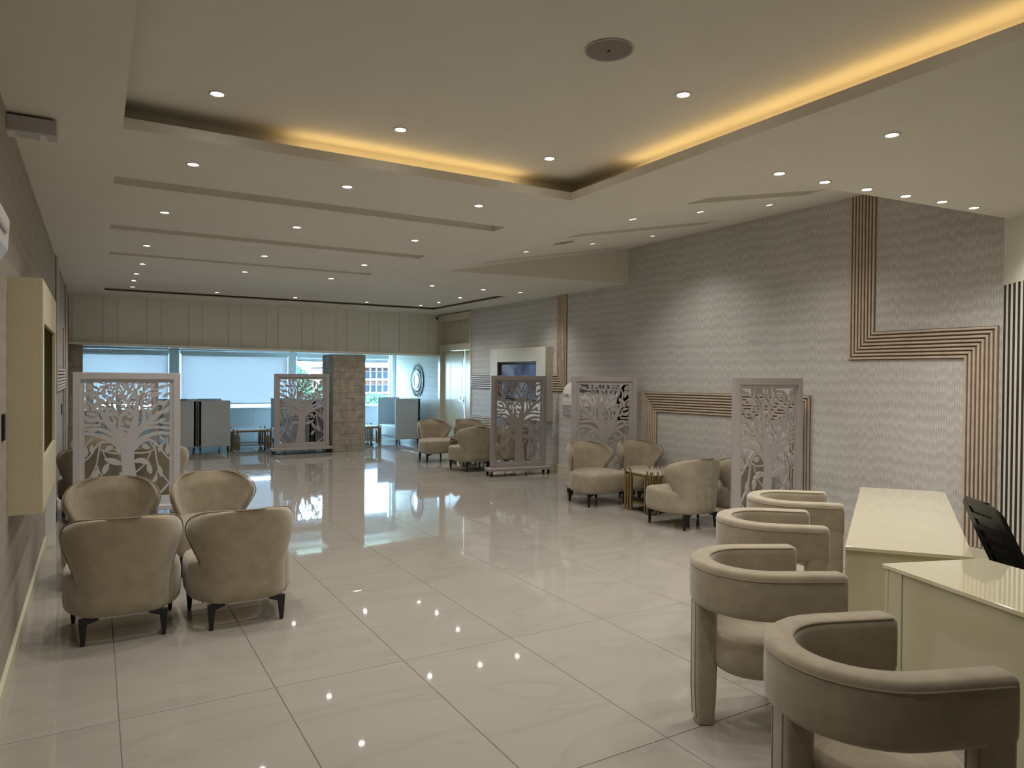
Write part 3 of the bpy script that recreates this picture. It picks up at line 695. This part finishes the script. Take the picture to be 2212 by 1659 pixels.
    LV = [(320, 196, 92, 52, 80), (386, 212, 80, 40, 95), (300, 296, 150, 58, 12), (362, 372, 92, 44, 70), (228, 388, 96, 52, -20), (250, 488, 104, 42, 15), (304, 540, 84, 48, 60),
      (500, 300, 92, 42, 35), (580, 205, 96, 46, 75), (630, 312, 70, 44, -50), (700, 282, 88, 44, -35), (796, 268, 104, 54, 85), (684, 240, 60, 34, -20), (738, 346, 76, 46, 70), (820, 376, 74, 50, 60),
      (908, 304, 96, 52, -65), (920, 212, 90, 48, -40), (880, 420, 104, 58, 70), (900, 492, 110, 40, -10), (700, 488, 104, 44, -8), (600, 492, 98, 46, 30), (540, 520, 66, 36, 15), (512, 420, 70, 44, -60),
      (852, 540, 70, 46, 80), (920, 560, 100, 38, -12), (180, 300, 90, 44, 30), (176, 470, 80, 40, 50), (420, 190, 70, 36, 60), (660, 190, 70, 36, 10), (960, 290, 80, 40, 60), (955, 420, 90, 44, -60),
      (430, 420, 70, 36, 80), (360, 470, 66, 36, 100), (560, 590, 84, 46, -40), (620, 600, 60, 34, 80), (760, 470, 70, 40, 60), (690, 580, 70, 36, 85), (340, 545, 60, 36, 70), (226, 570, 90, 38, 20), (200, 650, 90, 40, -8),
      (890, 660, 90, 42, 8), (960, 610, 80, 36, 10), (470, 600, 54, 30, 70), (540, 250, 70, 34, 70), (740, 200, 70, 34, 5), (160, 200, 60, 36, 20), (230, 215, 70, 36, 20),
      (385, 842, 86, 60, -25), (742, 846, 84, 58, 25), (240, 1110, 130, 46, 100), (902, 852, 96, 54, 95), (858, 1100, 120, 46, 80), (240, 860, 92, 56, 70), (165, 880, 110, 60, 80), (960, 880, 100, 56, 90),
      (405, 1000, 130, 56, 160), (350, 1075, 120, 60, 105), (700, 985, 190, 66, -20), (775, 1055, 126, 60, 65), (450, 985, 130, 56, 10), (760, 1190, 100, 60, -55), (880, 1120, 100, 44, 85), (290, 1190, 70, 40, 60)]
    for a in LV: leaf(*a)
    return mb
def make_screen(Wd, mirror=False, paint='screen_paint'):
    r_ = root('room_divider'); Ht = 1.72; fw = .075; pm = .042; z0 = .135
    f = MB()
    hw = Wd / 2
    for a in ((-hw, z0, -hw + fw, Ht), (hw - fw, z0, hw, Ht)): MB().box(a[0], -.026, a[1], a[2], .026, a[3]).build('stile', paint, r_, bevel=.003)
    for a in ((-hw + fw, Ht - fw, hw - fw, Ht), (-hw + fw, z0, hw - fw, z0 + .07)): MB().box(a[0], -.026, a[1], a[2], .026, a[3]).build('rail', paint, r_, bevel=.003)
    ix, iz0, iz1 = hw - fw, z0 + .07, Ht - fw
    pn = MB()
    pn.box(-ix, -.009, iz0, -ix + pm, .009, iz1).box(ix - pm, -.009, iz0, ix, .009, iz1).box(-ix + pm, -.009, iz1 - pm, ix - pm, .009, iz1).box(-ix + pm, -.009, iz0, ix - pm, .009, iz0 + pm * .8)
    lw, lh = 2 * (ix - pm), iz1 - iz0 - pm * 1.8; t = tree_lattice(lw, lh)
    sx = -1 if mirror else 1
    pn.add([(x * sx, y, z + iz0 + pm * .8) for x, y, z in t.v], [f_ if not mirror else f_[::-1] for f_ in t.f])
    me = bpy.data.meshes.new('tree_panel'); me.from_pydata(pn.v, [], pn.f); bm = bmesh.new(); bm.from_mesh(me); bmesh.ops.recalc_face_normals(bm, faces=bm.faces); bm.to_mesh(me); bm.free()
    link('tree_panel', me, paint, r_)
    MB().box(-hw - .055, -.14, .085, hw + .055, .14, .135).build('base_board', paint, r_, bevel=.004)
    for sx_ in (-1, 1):
        for sy in (-1, 1):
            c = MB(); x, y = sx_ * (hw + .01), sy * .10
            c.box(x - .022, y - .022, .078, x + .022, y + .022, .085).box(x - .016, y - .012, .03, x - .012, y + .024, .08).box(x + .012, y - .012, .03, x + .016, y + .024, .08)
            c.cyl((x - .011, y + .012, .028), (x + .011, y + .012, .028), .028, n=14); c.build('caster', 'black_plastic', r_)
    return r_
scr = [((.345, 9.55), 0, 1.12, True, 'carved tree screen behind the four chairs at the front left'),
       ((3.87, 15.52), 0, 1.17, False, 'carved tree screen standing beside the stone column'),
       ((6.36, 10.56), math.radians(-7.5), 1.05, True, 'carved tree screen in front of the right wall television'),
       ((6.485, 8.32), math.radians(-20), 1.0, False, 'carved tree screen hiding the right wall air conditioner'),
       ((6.36, 5.26), 0, 1.09, False, 'carved tree screen nearest the reception desk'),
       ((.43, 14.2), 0, 1.12, False, 'far carved tree screen seen through the left one')]
for (x, y), rz, wd_, mi, lab in scr:
    r_ = make_screen(wd_, mi, 'screen_paint_lit' if (x, y) == (.345, 9.55) else 'screen_paint'); r_.location = (x, y, 0); r_.rotation_euler = (0, 0, rz); tag(r_, lab, 'room divider', 'carved tree screens on casters')

# ================================================================== WING CHAIRS
def rounded_loop(fn, n): return [fn(2 * PI * k / n) for k in range(n)]
def make_wing_chair():
    r_ = root('lounge_chair')
    # seat: plan wide in front, narrower and rounder at the back
    def plan(t, s_=1.0):
        c, sn = math.cos(t), math.sin(t); e = .27 if sn > 0 else .75
        x = math.copysign(abs(c) ** e, c); y = math.copysign(abs(sn) ** e, sn)
        wd_ = .352 if sn >= 0 else .352 - .05 * abs(sn)
        return x * wd_ * s_, y * (.335 if sn > 0 else .31) * s_ + .01
    rings = []
    for sc_, z in ((.30, .172), (.80, .172), (.95, .178), (.99, .198), (1.0, .24), (1.0, .37), (.990, .402), (.962, .425), (.91, .438), (.72, .449), (.35, .454)):
        rings.append([(plan(2 * PI * k / 40, sc_)[0], plan(2 * PI * k / 40, sc_)[1], z) for k in range(40)])
    MB().loops(rings).build('seat', 'suede', r_, smooth=True, angle=80)
    # back shell
    rows = [(.170, .272, -.315, -.175), (.24, .272, -.325, -.165), (.33, .270, -.330, -.160), (.40, .278, -.335, -.150), (.46, .297, -.338, -.122), (.52, .322, -.342, -.085), (.58, .346, -.346, -.045),
            (.625, .359, -.350, -.022), (.66, .362, -.353, -.018), (.70, .354, -.356, -.040), (.735, .335, -.358, -.085), (.765, .303, -.361, -.150), (.787, .262, -.362, -.225), (.800, .20, -.363, -.300), (.806, .10, -.363, -.345)]
    NU = 24; outer, inner = [], []
    def pt(a, yb, yf, u, z):
        s_ = abs(u); x = math.copysign(1 - (1 - s_) ** 1.55, u) * a; y = yb + (yf - yb) * s_ ** 3.0; return Vector((x, y, z))
    for (z, a, yb, yf) in rows:
        lo_, li = [], []
        for k in range(NU + 1):
            u = -1 + 2 * k / NU; p = pt(a, yb, yf, u, z); e = .01
            t = pt(a, yb, yf, min(u + e, 1), z) - pt(a, yb, yf, max(u - e, -1), z); n = Vector((-t.y, t.x, 0)).normalized()   # towards the sitter
            th = .058 * min(1, .35 + (.815 - z) * 6) * (1 - .35 * abs(u) ** 6)
            lo_.append(p); li.append(p + n * th)
        outer.append(lo_); inner.append(li)
    m_ = MB(); nr = len(rows); n = NU + 1
    vs = [p for r2 in outer for p in r2] + [p for r2 in inner for p in r2]; o2 = nr * n; fs = []
    for i in range(nr - 1):
        for k in range(NU):
            a = i * n + k; fs.append((a, a + 1, a + n + 1, a + n)); fs.append((o2 + a, o2 + a + n, o2 + a + n + 1, o2 + a + 1))
        fs.append((i * n, (i + 1) * n, o2 + (i + 1) * n, o2 + i * n)); k = NU; fs.append((i * n + k, o2 + i * n + k, o2 + (i + 1) * n + k, (i + 1) * n + k))
    for k in range(NU):
        fs.append((k, o2 + k, o2 + k + 1, k + 1)); b_ = (nr - 1) * n + k; fs.append((b_, b_ + 1, o2 + b_ + 1, o2 + b_))
    m_.add(vs, fs); bo = m_.build('backrest', 'suede', r_); subdivided(bo, 1)
    rim = [outer[i][0] for i in range(nr)] + [outer[-1][k] for k in range(1, NU)] + [outer[i][NU] for i in range(nr - 1, -1, -1)]
    MB().tube([p + Vector((0, -.001, .001)) for p in rim], .0055, 6).build('piping', 'suede_piping', r_, smooth=True)
    for sx, sy in ((-1, -1), (1, -1), (-1, 1), (1, 1)):
        lx, ly = (.235, -.255) if sy < 0 else (.305, .265)
        lx *= sx
        # flat bracket running inwards under the seat, then a tapered post
        d = -sx
        pr = [(0, 0), (.020, 0), (.030, .165), (.030, .172)] if False else None
        fnl = lambda u, v, w: (lx + d * u, ly + w, v)
        pts = [(-.006, 0), (.016, 0), (.030, .135), (.095, .158), (.095, .176), (-.018, .176), (-.018, .16)]
        MB().prism(pts, fnl, -.011, .011).build('leg', 'black_metal', r_, bevel=.002, seg=1)
    return r_
proto = make_wing_chair()
WC = [  # x, y, facing (deg from +y), label, group
 (.17, 5.43, -1, 'beige lounge chair at the front left, back turned, nearest the left wall', 'four lounge chairs at the front left'),
 (.90, 5.35, 1, 'beige lounge chair at the front left, back turned, nearest the open floor', 'four lounge chairs at the front left'),
 (.13, 6.80, 178, 'beige lounge chair facing the camera at the front left, nearest the left wall', 'four lounge chairs at the front left'),
 (.93, 6.82, 183, 'beige lounge chair facing the camera at the front left, nearest the open floor', 'four lounge chairs at the front left'),
 (5.885, 7.75, 181, 'beige lounge chair facing the camera left of the gold table, nearest the open floor', 'four lounge chairs around the gold table'),
 (6.66, 7.62, 178, 'beige lounge chair facing the camera behind the gold table, by the right wall', 'four lounge chairs around the gold table'),
 (5.93, 6.08, -2, 'beige lounge chair with its back turned, right in front of the gold table', 'four lounge chairs around the gold table'),
 (6.68, 6.05, 0, 'beige lounge chair half hidden behind the tree screen nearest the desk', 'four lounge chairs around the gold table'),
 (5.90, 13.02, 180, 'far beige lounge chair beside the open floor, facing the camera', 'four lounge chairs by the double door'),
 (6.66, 12.95, 180, 'far beige lounge chair directly in front of the double door', 'four lounge chairs by the double door'),
 (5.925, 11.48, 0, 'far beige lounge chair with its back turned, left of the television screen divider', 'four lounge chairs by the double door'),
 (6.68, 11.45, 2, 'beige lounge chair seen through the tree screen before the television', 'four lounge chairs by the double door'),
 (.71, 10.18, 0, 'beige lounge chair peeking out right of the left tree screen', 'four lounge chairs behind the left tree screen'),
 (-.035, 10.20, 0, 'beige lounge chair seen through the left half of the left tree screen', 'four lounge chairs behind the left tree screen'),
 (.06, 11.75, 180, 'beige lounge chair peeking out left of the left tree screen', 'four lounge chairs behind the left tree screen'),
]
for k, (x, y, a, lab, grp) in enumerate(WC):
    o = proto if k == 0 else copy_tree(proto)
    o.location = (x, y, 0); o.rotation_euler = (0, 0, math.radians(a)); tag(o, lab, 'chair', grp)

# ================================================================== GOLD TABLES
def gold_table(sx, sy, h, loc, label, seed):
    r_ = root('side_table', loc, 0, label, 'table', 'gold tube tables'); rn = random.Random(seed); ax, ay = sx / 2, sy / 2; rr = .011
    MB().box(-ax + .012, -ay + .012, h - .045, ax - .012, ay - .012, h - .025).build('table_top', 'marble', r_, bevel=.003)
    for (a, b_, c, d) in ((-ax, -ay, ax, -ay + .014), (-ax, ay - .014, ax, ay), (-ax, -ay + .014, -ax + .014, ay - .014), (ax - .014, -ay + .014, ax, ay - .014)):
        MB().box(a, b_, h - .075, c, d, h - .045).build('rail', 'gold_dark', r_)
        MB().box(a, b_, .10, c, d, .125).build('rail', 'gold_dark', r_)
    MB().box(-ax + .012, -ay + .012, .105, ax - .012, ay - .012, .117).build('shelf', 'smoked_glass', r_)
    for qx in (-1, 1):
        for qy in (-1, 1):
            cx, cy = qx * (ax + .004), qy * (ay + .004)
            pos = [(cx, cy)] + [(cx - qx * .026 * k, cy + qy * (.010 if k % 2 else -.004)) for k in range(1, 6)] + [(cx + qx * (.010 if k % 2 else -.004), cy - qy * .026 * k) for k in range(1, 6)]
            for k, (x, y) in enumerate(pos):
                long_ = k % 3 == 0
                z0 = 0 if long_ else rn.uniform(.008, .10) if k % 2 else rn.uniform(0, .03); z1 = h + .006 if long_ else h - rn.uniform(.05, .16)
                MB().cyl((x, y, z0), (x, y, z1), rr, n=10).build('tube', 'gold', r_, smooth=True)
gold_table(.50, .52, .53, (6.21, 6.93, 0), 'square gold tube table among the chairs by the right wall', 1)
gold_table(.50, .52, .53, (6.25, 12.25, 0), 'gold tube table among the chairs behind the television screen divider', 2)
gold_table(.80, .75, .48, (3.05, 17.0, 0), 'wide gold tube table between the booths left of the column', 3)
gold_table(.80, .75, .48, (5.66, 17.0, 0), 'wide gold tube table right of the stone column', 4)

# ================================================================== HIGH-BACK BOOTHS
def booth(loc, rz, label):
    r_ = root('booth_sofa', loc, rz, label, 'sofa', 'grey high-back booths'); Lh = .66; dp = .325; h = 1.13
    MB().box(-Lh, -dp, .135, Lh, -dp + .08, h).build('back_panel', 'grey_fabric', r_, bevel=.02, seg=3, smooth=True)
    for s_ in (-1, 1): MB().box(min(s_ * Lh, s_ * (Lh - .07)), -dp + .0, .13, max(s_ * Lh, s_ * (Lh - .07)), dp, h).build('side_panel', 'grey_fabric', r_, bevel=.02, seg=3, smooth=True)
    MB().box(-Lh + .072, -dp + .082, .16, Lh - .072, dp - .01, .44).build('seat', 'grey_fabric', r_, bevel=.03, seg=3, smooth=True)
    for sx in (-1, 1):
        for sy in (-1, 1):
            x, y = sx * (Lh - .05), sy * (dp - .05)
            m_ = MB(); m_.loops([[(x + a * .010, y + b_ * .010, 0) for a, b_ in ((-1, -1), (1, -1), (1, 1), (-1, 1))], [(x + a * .02, y + b_ * .02, .135) for a, b_ in ((-1, -1), (1, -1), (1, 1), (-1, 1))]])
            m_.build('leg', 'black_metal', r_)
booth((6.67, 17.02, 0), PI / 2, 'grey high-back booth sofa under the round mirror')
booth((2.23, 17.08, 0), -PI / 2, 'grey high-back booth facing right, left of the wide gold table')
booth((1.555, 17.08, 0), PI / 2, 'grey high-back booth half hidden behind the left tree screen')
booth((3.99, 17.05, 0), PI / 2, 'grey high-back booth behind the screen beside the column, facing left')
booth((4.665, 17.08, 0), -PI / 2, 'grey high-back booth behind the stone column, facing right')
def pillow(loc, rot, label):
    rings = []
    for w, z in ((.05, -.06), (.7, -.05), (.95, -.025), (1, 0), (.95, .025), (.7, .05), (.05, .06)):
        rings.append([(math.copysign(abs(math.cos(t)) ** .45, math.cos(t)) * .2 * w, math.copysign(abs(math.sin(t)) ** .45, math.sin(t)) * .2 * w, z) for t in [2 * PI * k / 24 for k in range(24)]])
    o = MB().loops(rings).build('pillow', 'pillow_fabric', smooth=True, angle=70); o.location = loc; o.rotation_euler = rot; tag(o, label, 'pillow', 'pale scatter pillows')
pillow((6.66, 16.68, .66), (0, math.radians(76), 0), 'white pillow on the booth under the round mirror')
pillow((3.97, 17.40, .66), (0, math.radians(76), 0), 'white pillow on the booth behind the screen by the column')

# ================================================================== RECEPTION
def make_barrel():
    r_ = root('barrel_chair'); R_ = .268; pth = []
    for k in range(5): pth.append((R_, .285 - k * .285 / 5))
    for k in range(17): a = PI * k / 16; pth.append((R_ * math.cos(a), -R_ * 1.02 * math.sin(a)))
    for k in range(1, 6): pth.append((-R_, k * .285 / 5))
    z0, z1, th = .595, .82, .105
    def section(s_):
        pts = []; hx, hz = th / 2 * s_, (z1 - z0) / 2 - (1 - s_) * .05
        for k in range(20):
            t = 2 * PI * k / 20; e = .38
            pts.append((math.copysign(abs(math.cos(t)) ** e, math.cos(t)) * hx, math.copysign(abs(math.sin(t)) ** e, math.sin(t)) * hz))
        return pts
    rings = []; n = len(pth)
    def frame(i):
        a, b_ = pth[max(i - 1, 0)], pth[min(i + 1, n - 1)]; d = Vector((b_[0] - a[0], b_[1] - a[1])).normalized(); return Vector((pth[i][0], pth[i][1])), d, Vector((-d.y, d.x))
    def ring(i, s_, sh=0):
        p, d, nn = frame(i); p = p + d * sh
        return [(p.x + nn.x * u, p.y + nn.y * u, (z0 + z1) / 2 + v) for u, v in section(s_)]
    rings.append(ring(0, .55, -.028)); rings.append(ring(0, .86, -.020)); rings.append(ring(0, .97, -.008))
    for i in range(n): rings.append(ring(i, 1.0))
    rings.append(ring(n - 1, .97, .008)); rings.append(ring(n - 1, .86, .020)); rings.append(ring(n - 1, .55, .028))
    MB().loops(rings).build('backrest', 'suede', r_, smooth=True, angle=80)
    for off, zo in ((-.044, .010), (.0505, .034)):
        P_ = []
        for i in range(n): p, d, nn = frame(i); P_.append((p.x + nn.x * off, p.y + nn.y * off, z1 - zo))
        p, d, nn = frame(0); q, d2, n2 = frame(n - 1)
        P_ = P_ if True else [(p.x + nn.x * off - d.x * .022, p.y + nn.y * off - d.y * .022, z0 + .03), (p.x + nn.x * off - d.x * .022, p.y + nn.y * off - d.y * .022, z1 - .03)] + P_ + [(q.x + n2.x * off + d2.x * .022, q.y + n2.y * off + d2.y * .022, z1 - .03), (q.x + n2.x * off + d2.x * .022, q.y + n2.y * off + d2.y * .022, z0 + .03)]
        MB().tube(P_, .0038, 6).build('piping', 'suede_piping', r_, smooth=True)
    def slab(cx, cy, hx, hy, ztop):
        rings = []
        for s_, z in ((.55, .0), (.80, .004), (.86, .05), (.97, .18), (1, .30), (1, ztop - .02), (.97, ztop)):
            rings.append([(cx + math.copysign(abs(math.cos(t)) ** .5, math.cos(t)) * hx * s_, cy + math.copysign(abs(math.sin(t)) ** .5, math.sin(t)) * hy * s_, z) for t in [2 * PI * k / 24 for k in range(24)]])
        o = MB().loops(rings).build('leg', 'suede', r_, smooth=True, angle=70)
        for sx in (-1, 1):
            MB().tube([(cx + sx * hx * .50, cy + sy_ * hy * .985, z) for z, sy_ in ((.03, -.85), (.18, -1), (ztop - .03, -1))], .0035, 6).build('piping', 'suede_piping', o, smooth=True)
    slab(0, -.262, .062, .056, .64); slab(.268, .245, .050, .064, .64); slab(-.268, .245, .050, .064, .64)
    rings = []
    for s_, z in ((.3, .285), (.86, .286), (.96, .30), (1, .335), (1, .42), (.975, .455), (.90, .474), (.6, .482), (.25, .484)):
        rings.append([(math.copysign(abs(math.cos(t)) ** .75, math.cos(t)) * .238 * s_, math.copysign(abs(math.sin(t)) ** .75, math.sin(t)) * .262 * s_ + .035, z) for t in [2 * PI * k / 36 for k in range(36)]])
    MB().loops(rings).build('seat', 'suede', r_, smooth=True, angle=80)
    return r_
bp = make_barrel()
BC = [(2.275, 1.47, -21, 'nearest beige barrel armchair in the bottom right corner'), (2.865, 2.43, -28, 'second nearest beige barrel armchair, showing its padded rear leg'),
      (3.80, 3.14, -41, 'third beige barrel armchair, touching the side of the far reception desk'), (4.61, 3.59, -42, 'farthest beige barrel armchair, by the end of the far reception desk')]
for k, (x, y, a, lab) in enumerate(BC):
    o = bp if k == 0 else copy_tree(bp); o.location = (x, y, 0); o.rotation_euler = (0, 0, math.radians(a - 90)); tag(o, lab, 'armchair', 'barrel armchairs along the reception desks')
def desk(name, quad, h, label):
    c = Vector((sum(p[0] for p in quad) / 4, sum(p[1] for p in quad) / 4)); r_ = root(name, (c.x, c.y, 0), 0, label, 'desk', 'cream reception desks')
    Q = [(p[0] - c.x, p[1] - c.y) for p in quad]
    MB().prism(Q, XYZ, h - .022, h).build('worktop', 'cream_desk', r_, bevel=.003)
    I = [(p[0] * .985, p[1] * .985) for p in Q]
    def panel(nm, a, b_, t, z0=.0, inset=0):
        a, b_ = Vector(a), Vector(b_); d = (b_ - a).normalized(); nn = Vector((-d.y, d.x))       # inwards for a ccw quad
        a, b_ = a + nn * inset, b_ + nn * inset
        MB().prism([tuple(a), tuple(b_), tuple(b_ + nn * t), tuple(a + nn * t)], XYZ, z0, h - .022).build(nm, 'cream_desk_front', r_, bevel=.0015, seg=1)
    return r_, I, panel
D1 = [(3.75, 2.55), (4.16, 2.05), (6.34, 3.37), (5.92, 3.88)]
r_, I, panel = desk('reception_desk', D1, .75, 'far cream reception desk running towards the petal wallpaper')
panel('end_panel', I[0], I[1], .025); panel('end_panel', I[2], I[3], .025)
panel('front_panel', Vector(I[3]) + (Vector(I[0]) - Vector(I[3])) * .012, Vector(I[0]) + (Vector(I[3]) - Vector(I[0])) * .012, .02, .0, .004)
D2 = [(3.578, 2.217), (3.02, .35), (3.66, .22), (4.174, 2.01)]
r_, I, panel = desk('reception_desk', D2, .75, 'near cream reception desk cut by the right picture edge')
panel('end_panel', I[3], I[0], .025); panel('end_panel', I[1], I[2], .025)
a, b_ = Vector(I[0]), Vector(I[1]); d = (b_ - a).normalized()
panel('corner_stile', a + d * .026, a + d * .115, .022); panel('front_panel', a + d * .116, b_ - d * .03, .018, 0, .006)

# office chair behind the desks, turned away, its slotted back leaning
oc = root('office_chair', (5.0, 2.02, 0), math.radians(-127), 'black office chair with a slotted plastic back behind the desks', 'office chair')
bw = .215
def bfn(u, v, w):            # back plane leans backwards (-y) with height
    return (u, -.20 - (v - .48) * .46 - w + .35 * u * u, v)
def half(v):
    t = (v - .45) / .54
    return bw * (1 - .12 * abs(t - .45)) if t < .86 else bw * (1 - .12 * .41) * (1 - .55 * ((t - .86) / .14) ** 2.2)
vs_ = [.45 + .54 * k / 48 for k in range(49)]; hw_ = .118
bk = MB()
bars = [(.45, .50)] + [(.553 + k * .076, .588 + k * .076) for k in range(5)] + [(.933, .99)]
for s_ in (-1, 1): bk.strip([(s_ * half(v), v) for v in vs_], [(s_ * min(hw_, half(v) - .01), v) for v in vs_], bfn, 0, .024)
for a, b_ in bars:
    n_ = 9; bk.strip([(-hw_ + 2 * hw_ * k / 8, a) for k in range(n_)], [(-hw_ + 2 * hw_ * k / 8, b_) for k in range(n_)], bfn, .001, .023)
bk.build('backrest', 'black_plastic', oc, smooth=True)
mm = MB(); mm.strip([(-.12 + .03 * k, .49) for k in range(9)], [(-.12 + .03 * k, .94) for k in range(9)], lambda u, v, w: bfn(u, v, w + .008), 0, .003); mm.build('mesh_insert', 'mesh_grey', oc)
rings = []
for s_, z in ((.8, .44), (.97, .45), (1, .48), (.97, .51), (.85, .52)):
    rings.append([(math.copysign(abs(math.cos(t)) ** .6, math.cos(t)) * .24 * s_, math.copysign(abs(math.sin(t)) ** .6, math.sin(t)) * .23 * s_ + .04, z) for t in [2 * PI * k / 28 for k in range(28)]])
MB().loops(rings).build('seat', 'black_plastic', oc, smooth=True)
MB().tube([(0, .0, .44), (0, -.20, .42), (0, -.26, .47), (0, -.235, .56)], .022, 8).build('back_bracket', 'black_plastic', oc, smooth=True)
MB().cyl((0, .02, .10), (0, .02, .44), .025).build('gas_lift', 'black_metal', oc, smooth=True)
for k in range(5):
    a = 2 * PI * k / 5 + .3; c, s_ = math.cos(a), math.sin(a)
    lg = MB().tube([(0, .02, .11), (c * .28, .02 + s_ * .28, .075)], [.024, .015], 8).build('base_arm', 'black_plastic', oc, smooth=True)
    MB().cyl((c * .28 - s_ * .012, .02 + s_ * .28 + c * .012, .03), (c * .28 + s_ * .012, .02 + s_ * .28 - c * .012, .03), .03).cyl((c * .28, .02 + s_ * .28, .03), (c * .28, .02 + s_ * .28, .08), .008).build('caster', 'black_plastic', lg, smooth=True)

# ================================================================== OUTSIDE
struct(MB().box(-400, YW + 8, -16, 500, 600, -15).build('ground', 'ground'), 'ground far below the windows')
bd_ = root('office_building', (48.5, 172, -15), 0, 'red and white office block seen through the right window', 'building')
MB().box(0, .6, 0, 42, 14, 18.4).build('wall', 'red_panel', bd_)
MB().box(-.5, -.8, 18.4, 42.5, 14.5, 19.0).build('roof', 'concrete_white', bd_)
bay, fh = 1.6, 3.35; nb = 26
gl = MB().box(.12, 0, 0, bay - .12, .5, 1.5).mesh('window'); rp = MB().box(.12, 0, 0, bay - .12, .5, .95).mesh('red_band')
for me, m in ((gl, 'far_glass'), (rp, 'red_panel')): me.materials.append(MATS[m])
for j in range(5):
    zt = 18.4 - 1.1 - j * fh
    for i in range(nb):
        o = link('window', gl, None, bd_); o.location = (i * bay, 0, zt - 1.5)
        if j > 0: o = link('red_band', rp, None, bd_); o.location = (i * bay, .02, zt + .22)
    MB().box(-.2, -.45, zt - 2.15, 42, .6, zt - 1.62).build('floor_slab', 'concrete_white', bd_)
    MB().box(-.2, -.25, zt + .02, 42, .6, zt + .16).build('floor_slab', 'concrete_white', bd_)
for i in range(nb + 1):
    MB().box(i * bay - .12, -.55, 0, i * bay + .12, .6, 18.3).build('fin', 'concrete_white', bd_)
b2 = root('low_building', (8, 150, -15), 0, 'low red and blue building under the middle window blind', 'building')
MB().box(0, 0, 0, 34, 10, 10.2).build('wall', 'red_panel', b2); MB().box(14, -.1, 5.5, 33, 0, 10).build('window_band', 'far_glass', b2); MB().box(-.5, -.3, 10.2, 34.5, 10, 10.6).build('roof', 'concrete_white', b2)
def tree(x, y, zc, rx, rz_, n, label, seed):
    r_ = root('tree', (x, y, -15), 0, label, 'tree', 'trees outside the windows'); rn = random.Random(seed); m_ = MB()
    for k in range(n):
        a, b_, c = rn.gauss(0, 1), rn.gauss(0, 1), rn.gauss(0, 1); l = math.sqrt(a * a + b_ * b_ + c * c); q = rn.random() ** .3
        p = Vector((a / l * rx * q, b_ / l * rx * q, zc + 15 + c / l * rz_ * q)); u = Vector((rn.gauss(0, 1), rn.gauss(0, 1), rn.gauss(0, 1))).normalized(); v = u.orthogonal().normalized() * .26; u *= .34
        m_.add([p - u, p - v * .6, p + u, p + v * .6], [(0, 1, 2, 3)])
    o = m_.build('crown', 'leaf_green', r_); o['kind'] = 'stuff'
    MB().tube([(0, 0, 0), (.3, .1, (zc + 15) * .6), (0, 0, zc + 15)], [.5, .35, .12], 10).build('trunk', 'bark', r_, smooth=True)
tree(28.7, 122, -1.2, 3.4, 4.5, 6000, 'leafy tree left of the office block in the right window', 5)
tree(34.2, 113.5, -2.9, 4.4, 4.2, 6000, 'broad leafy tree in front of the office block behind the screen by the column', 8)
tree(35.4, 100, -5.0, 4.2, 4.0, 6000, 'round leafy tree low in the window right of the column', 6)
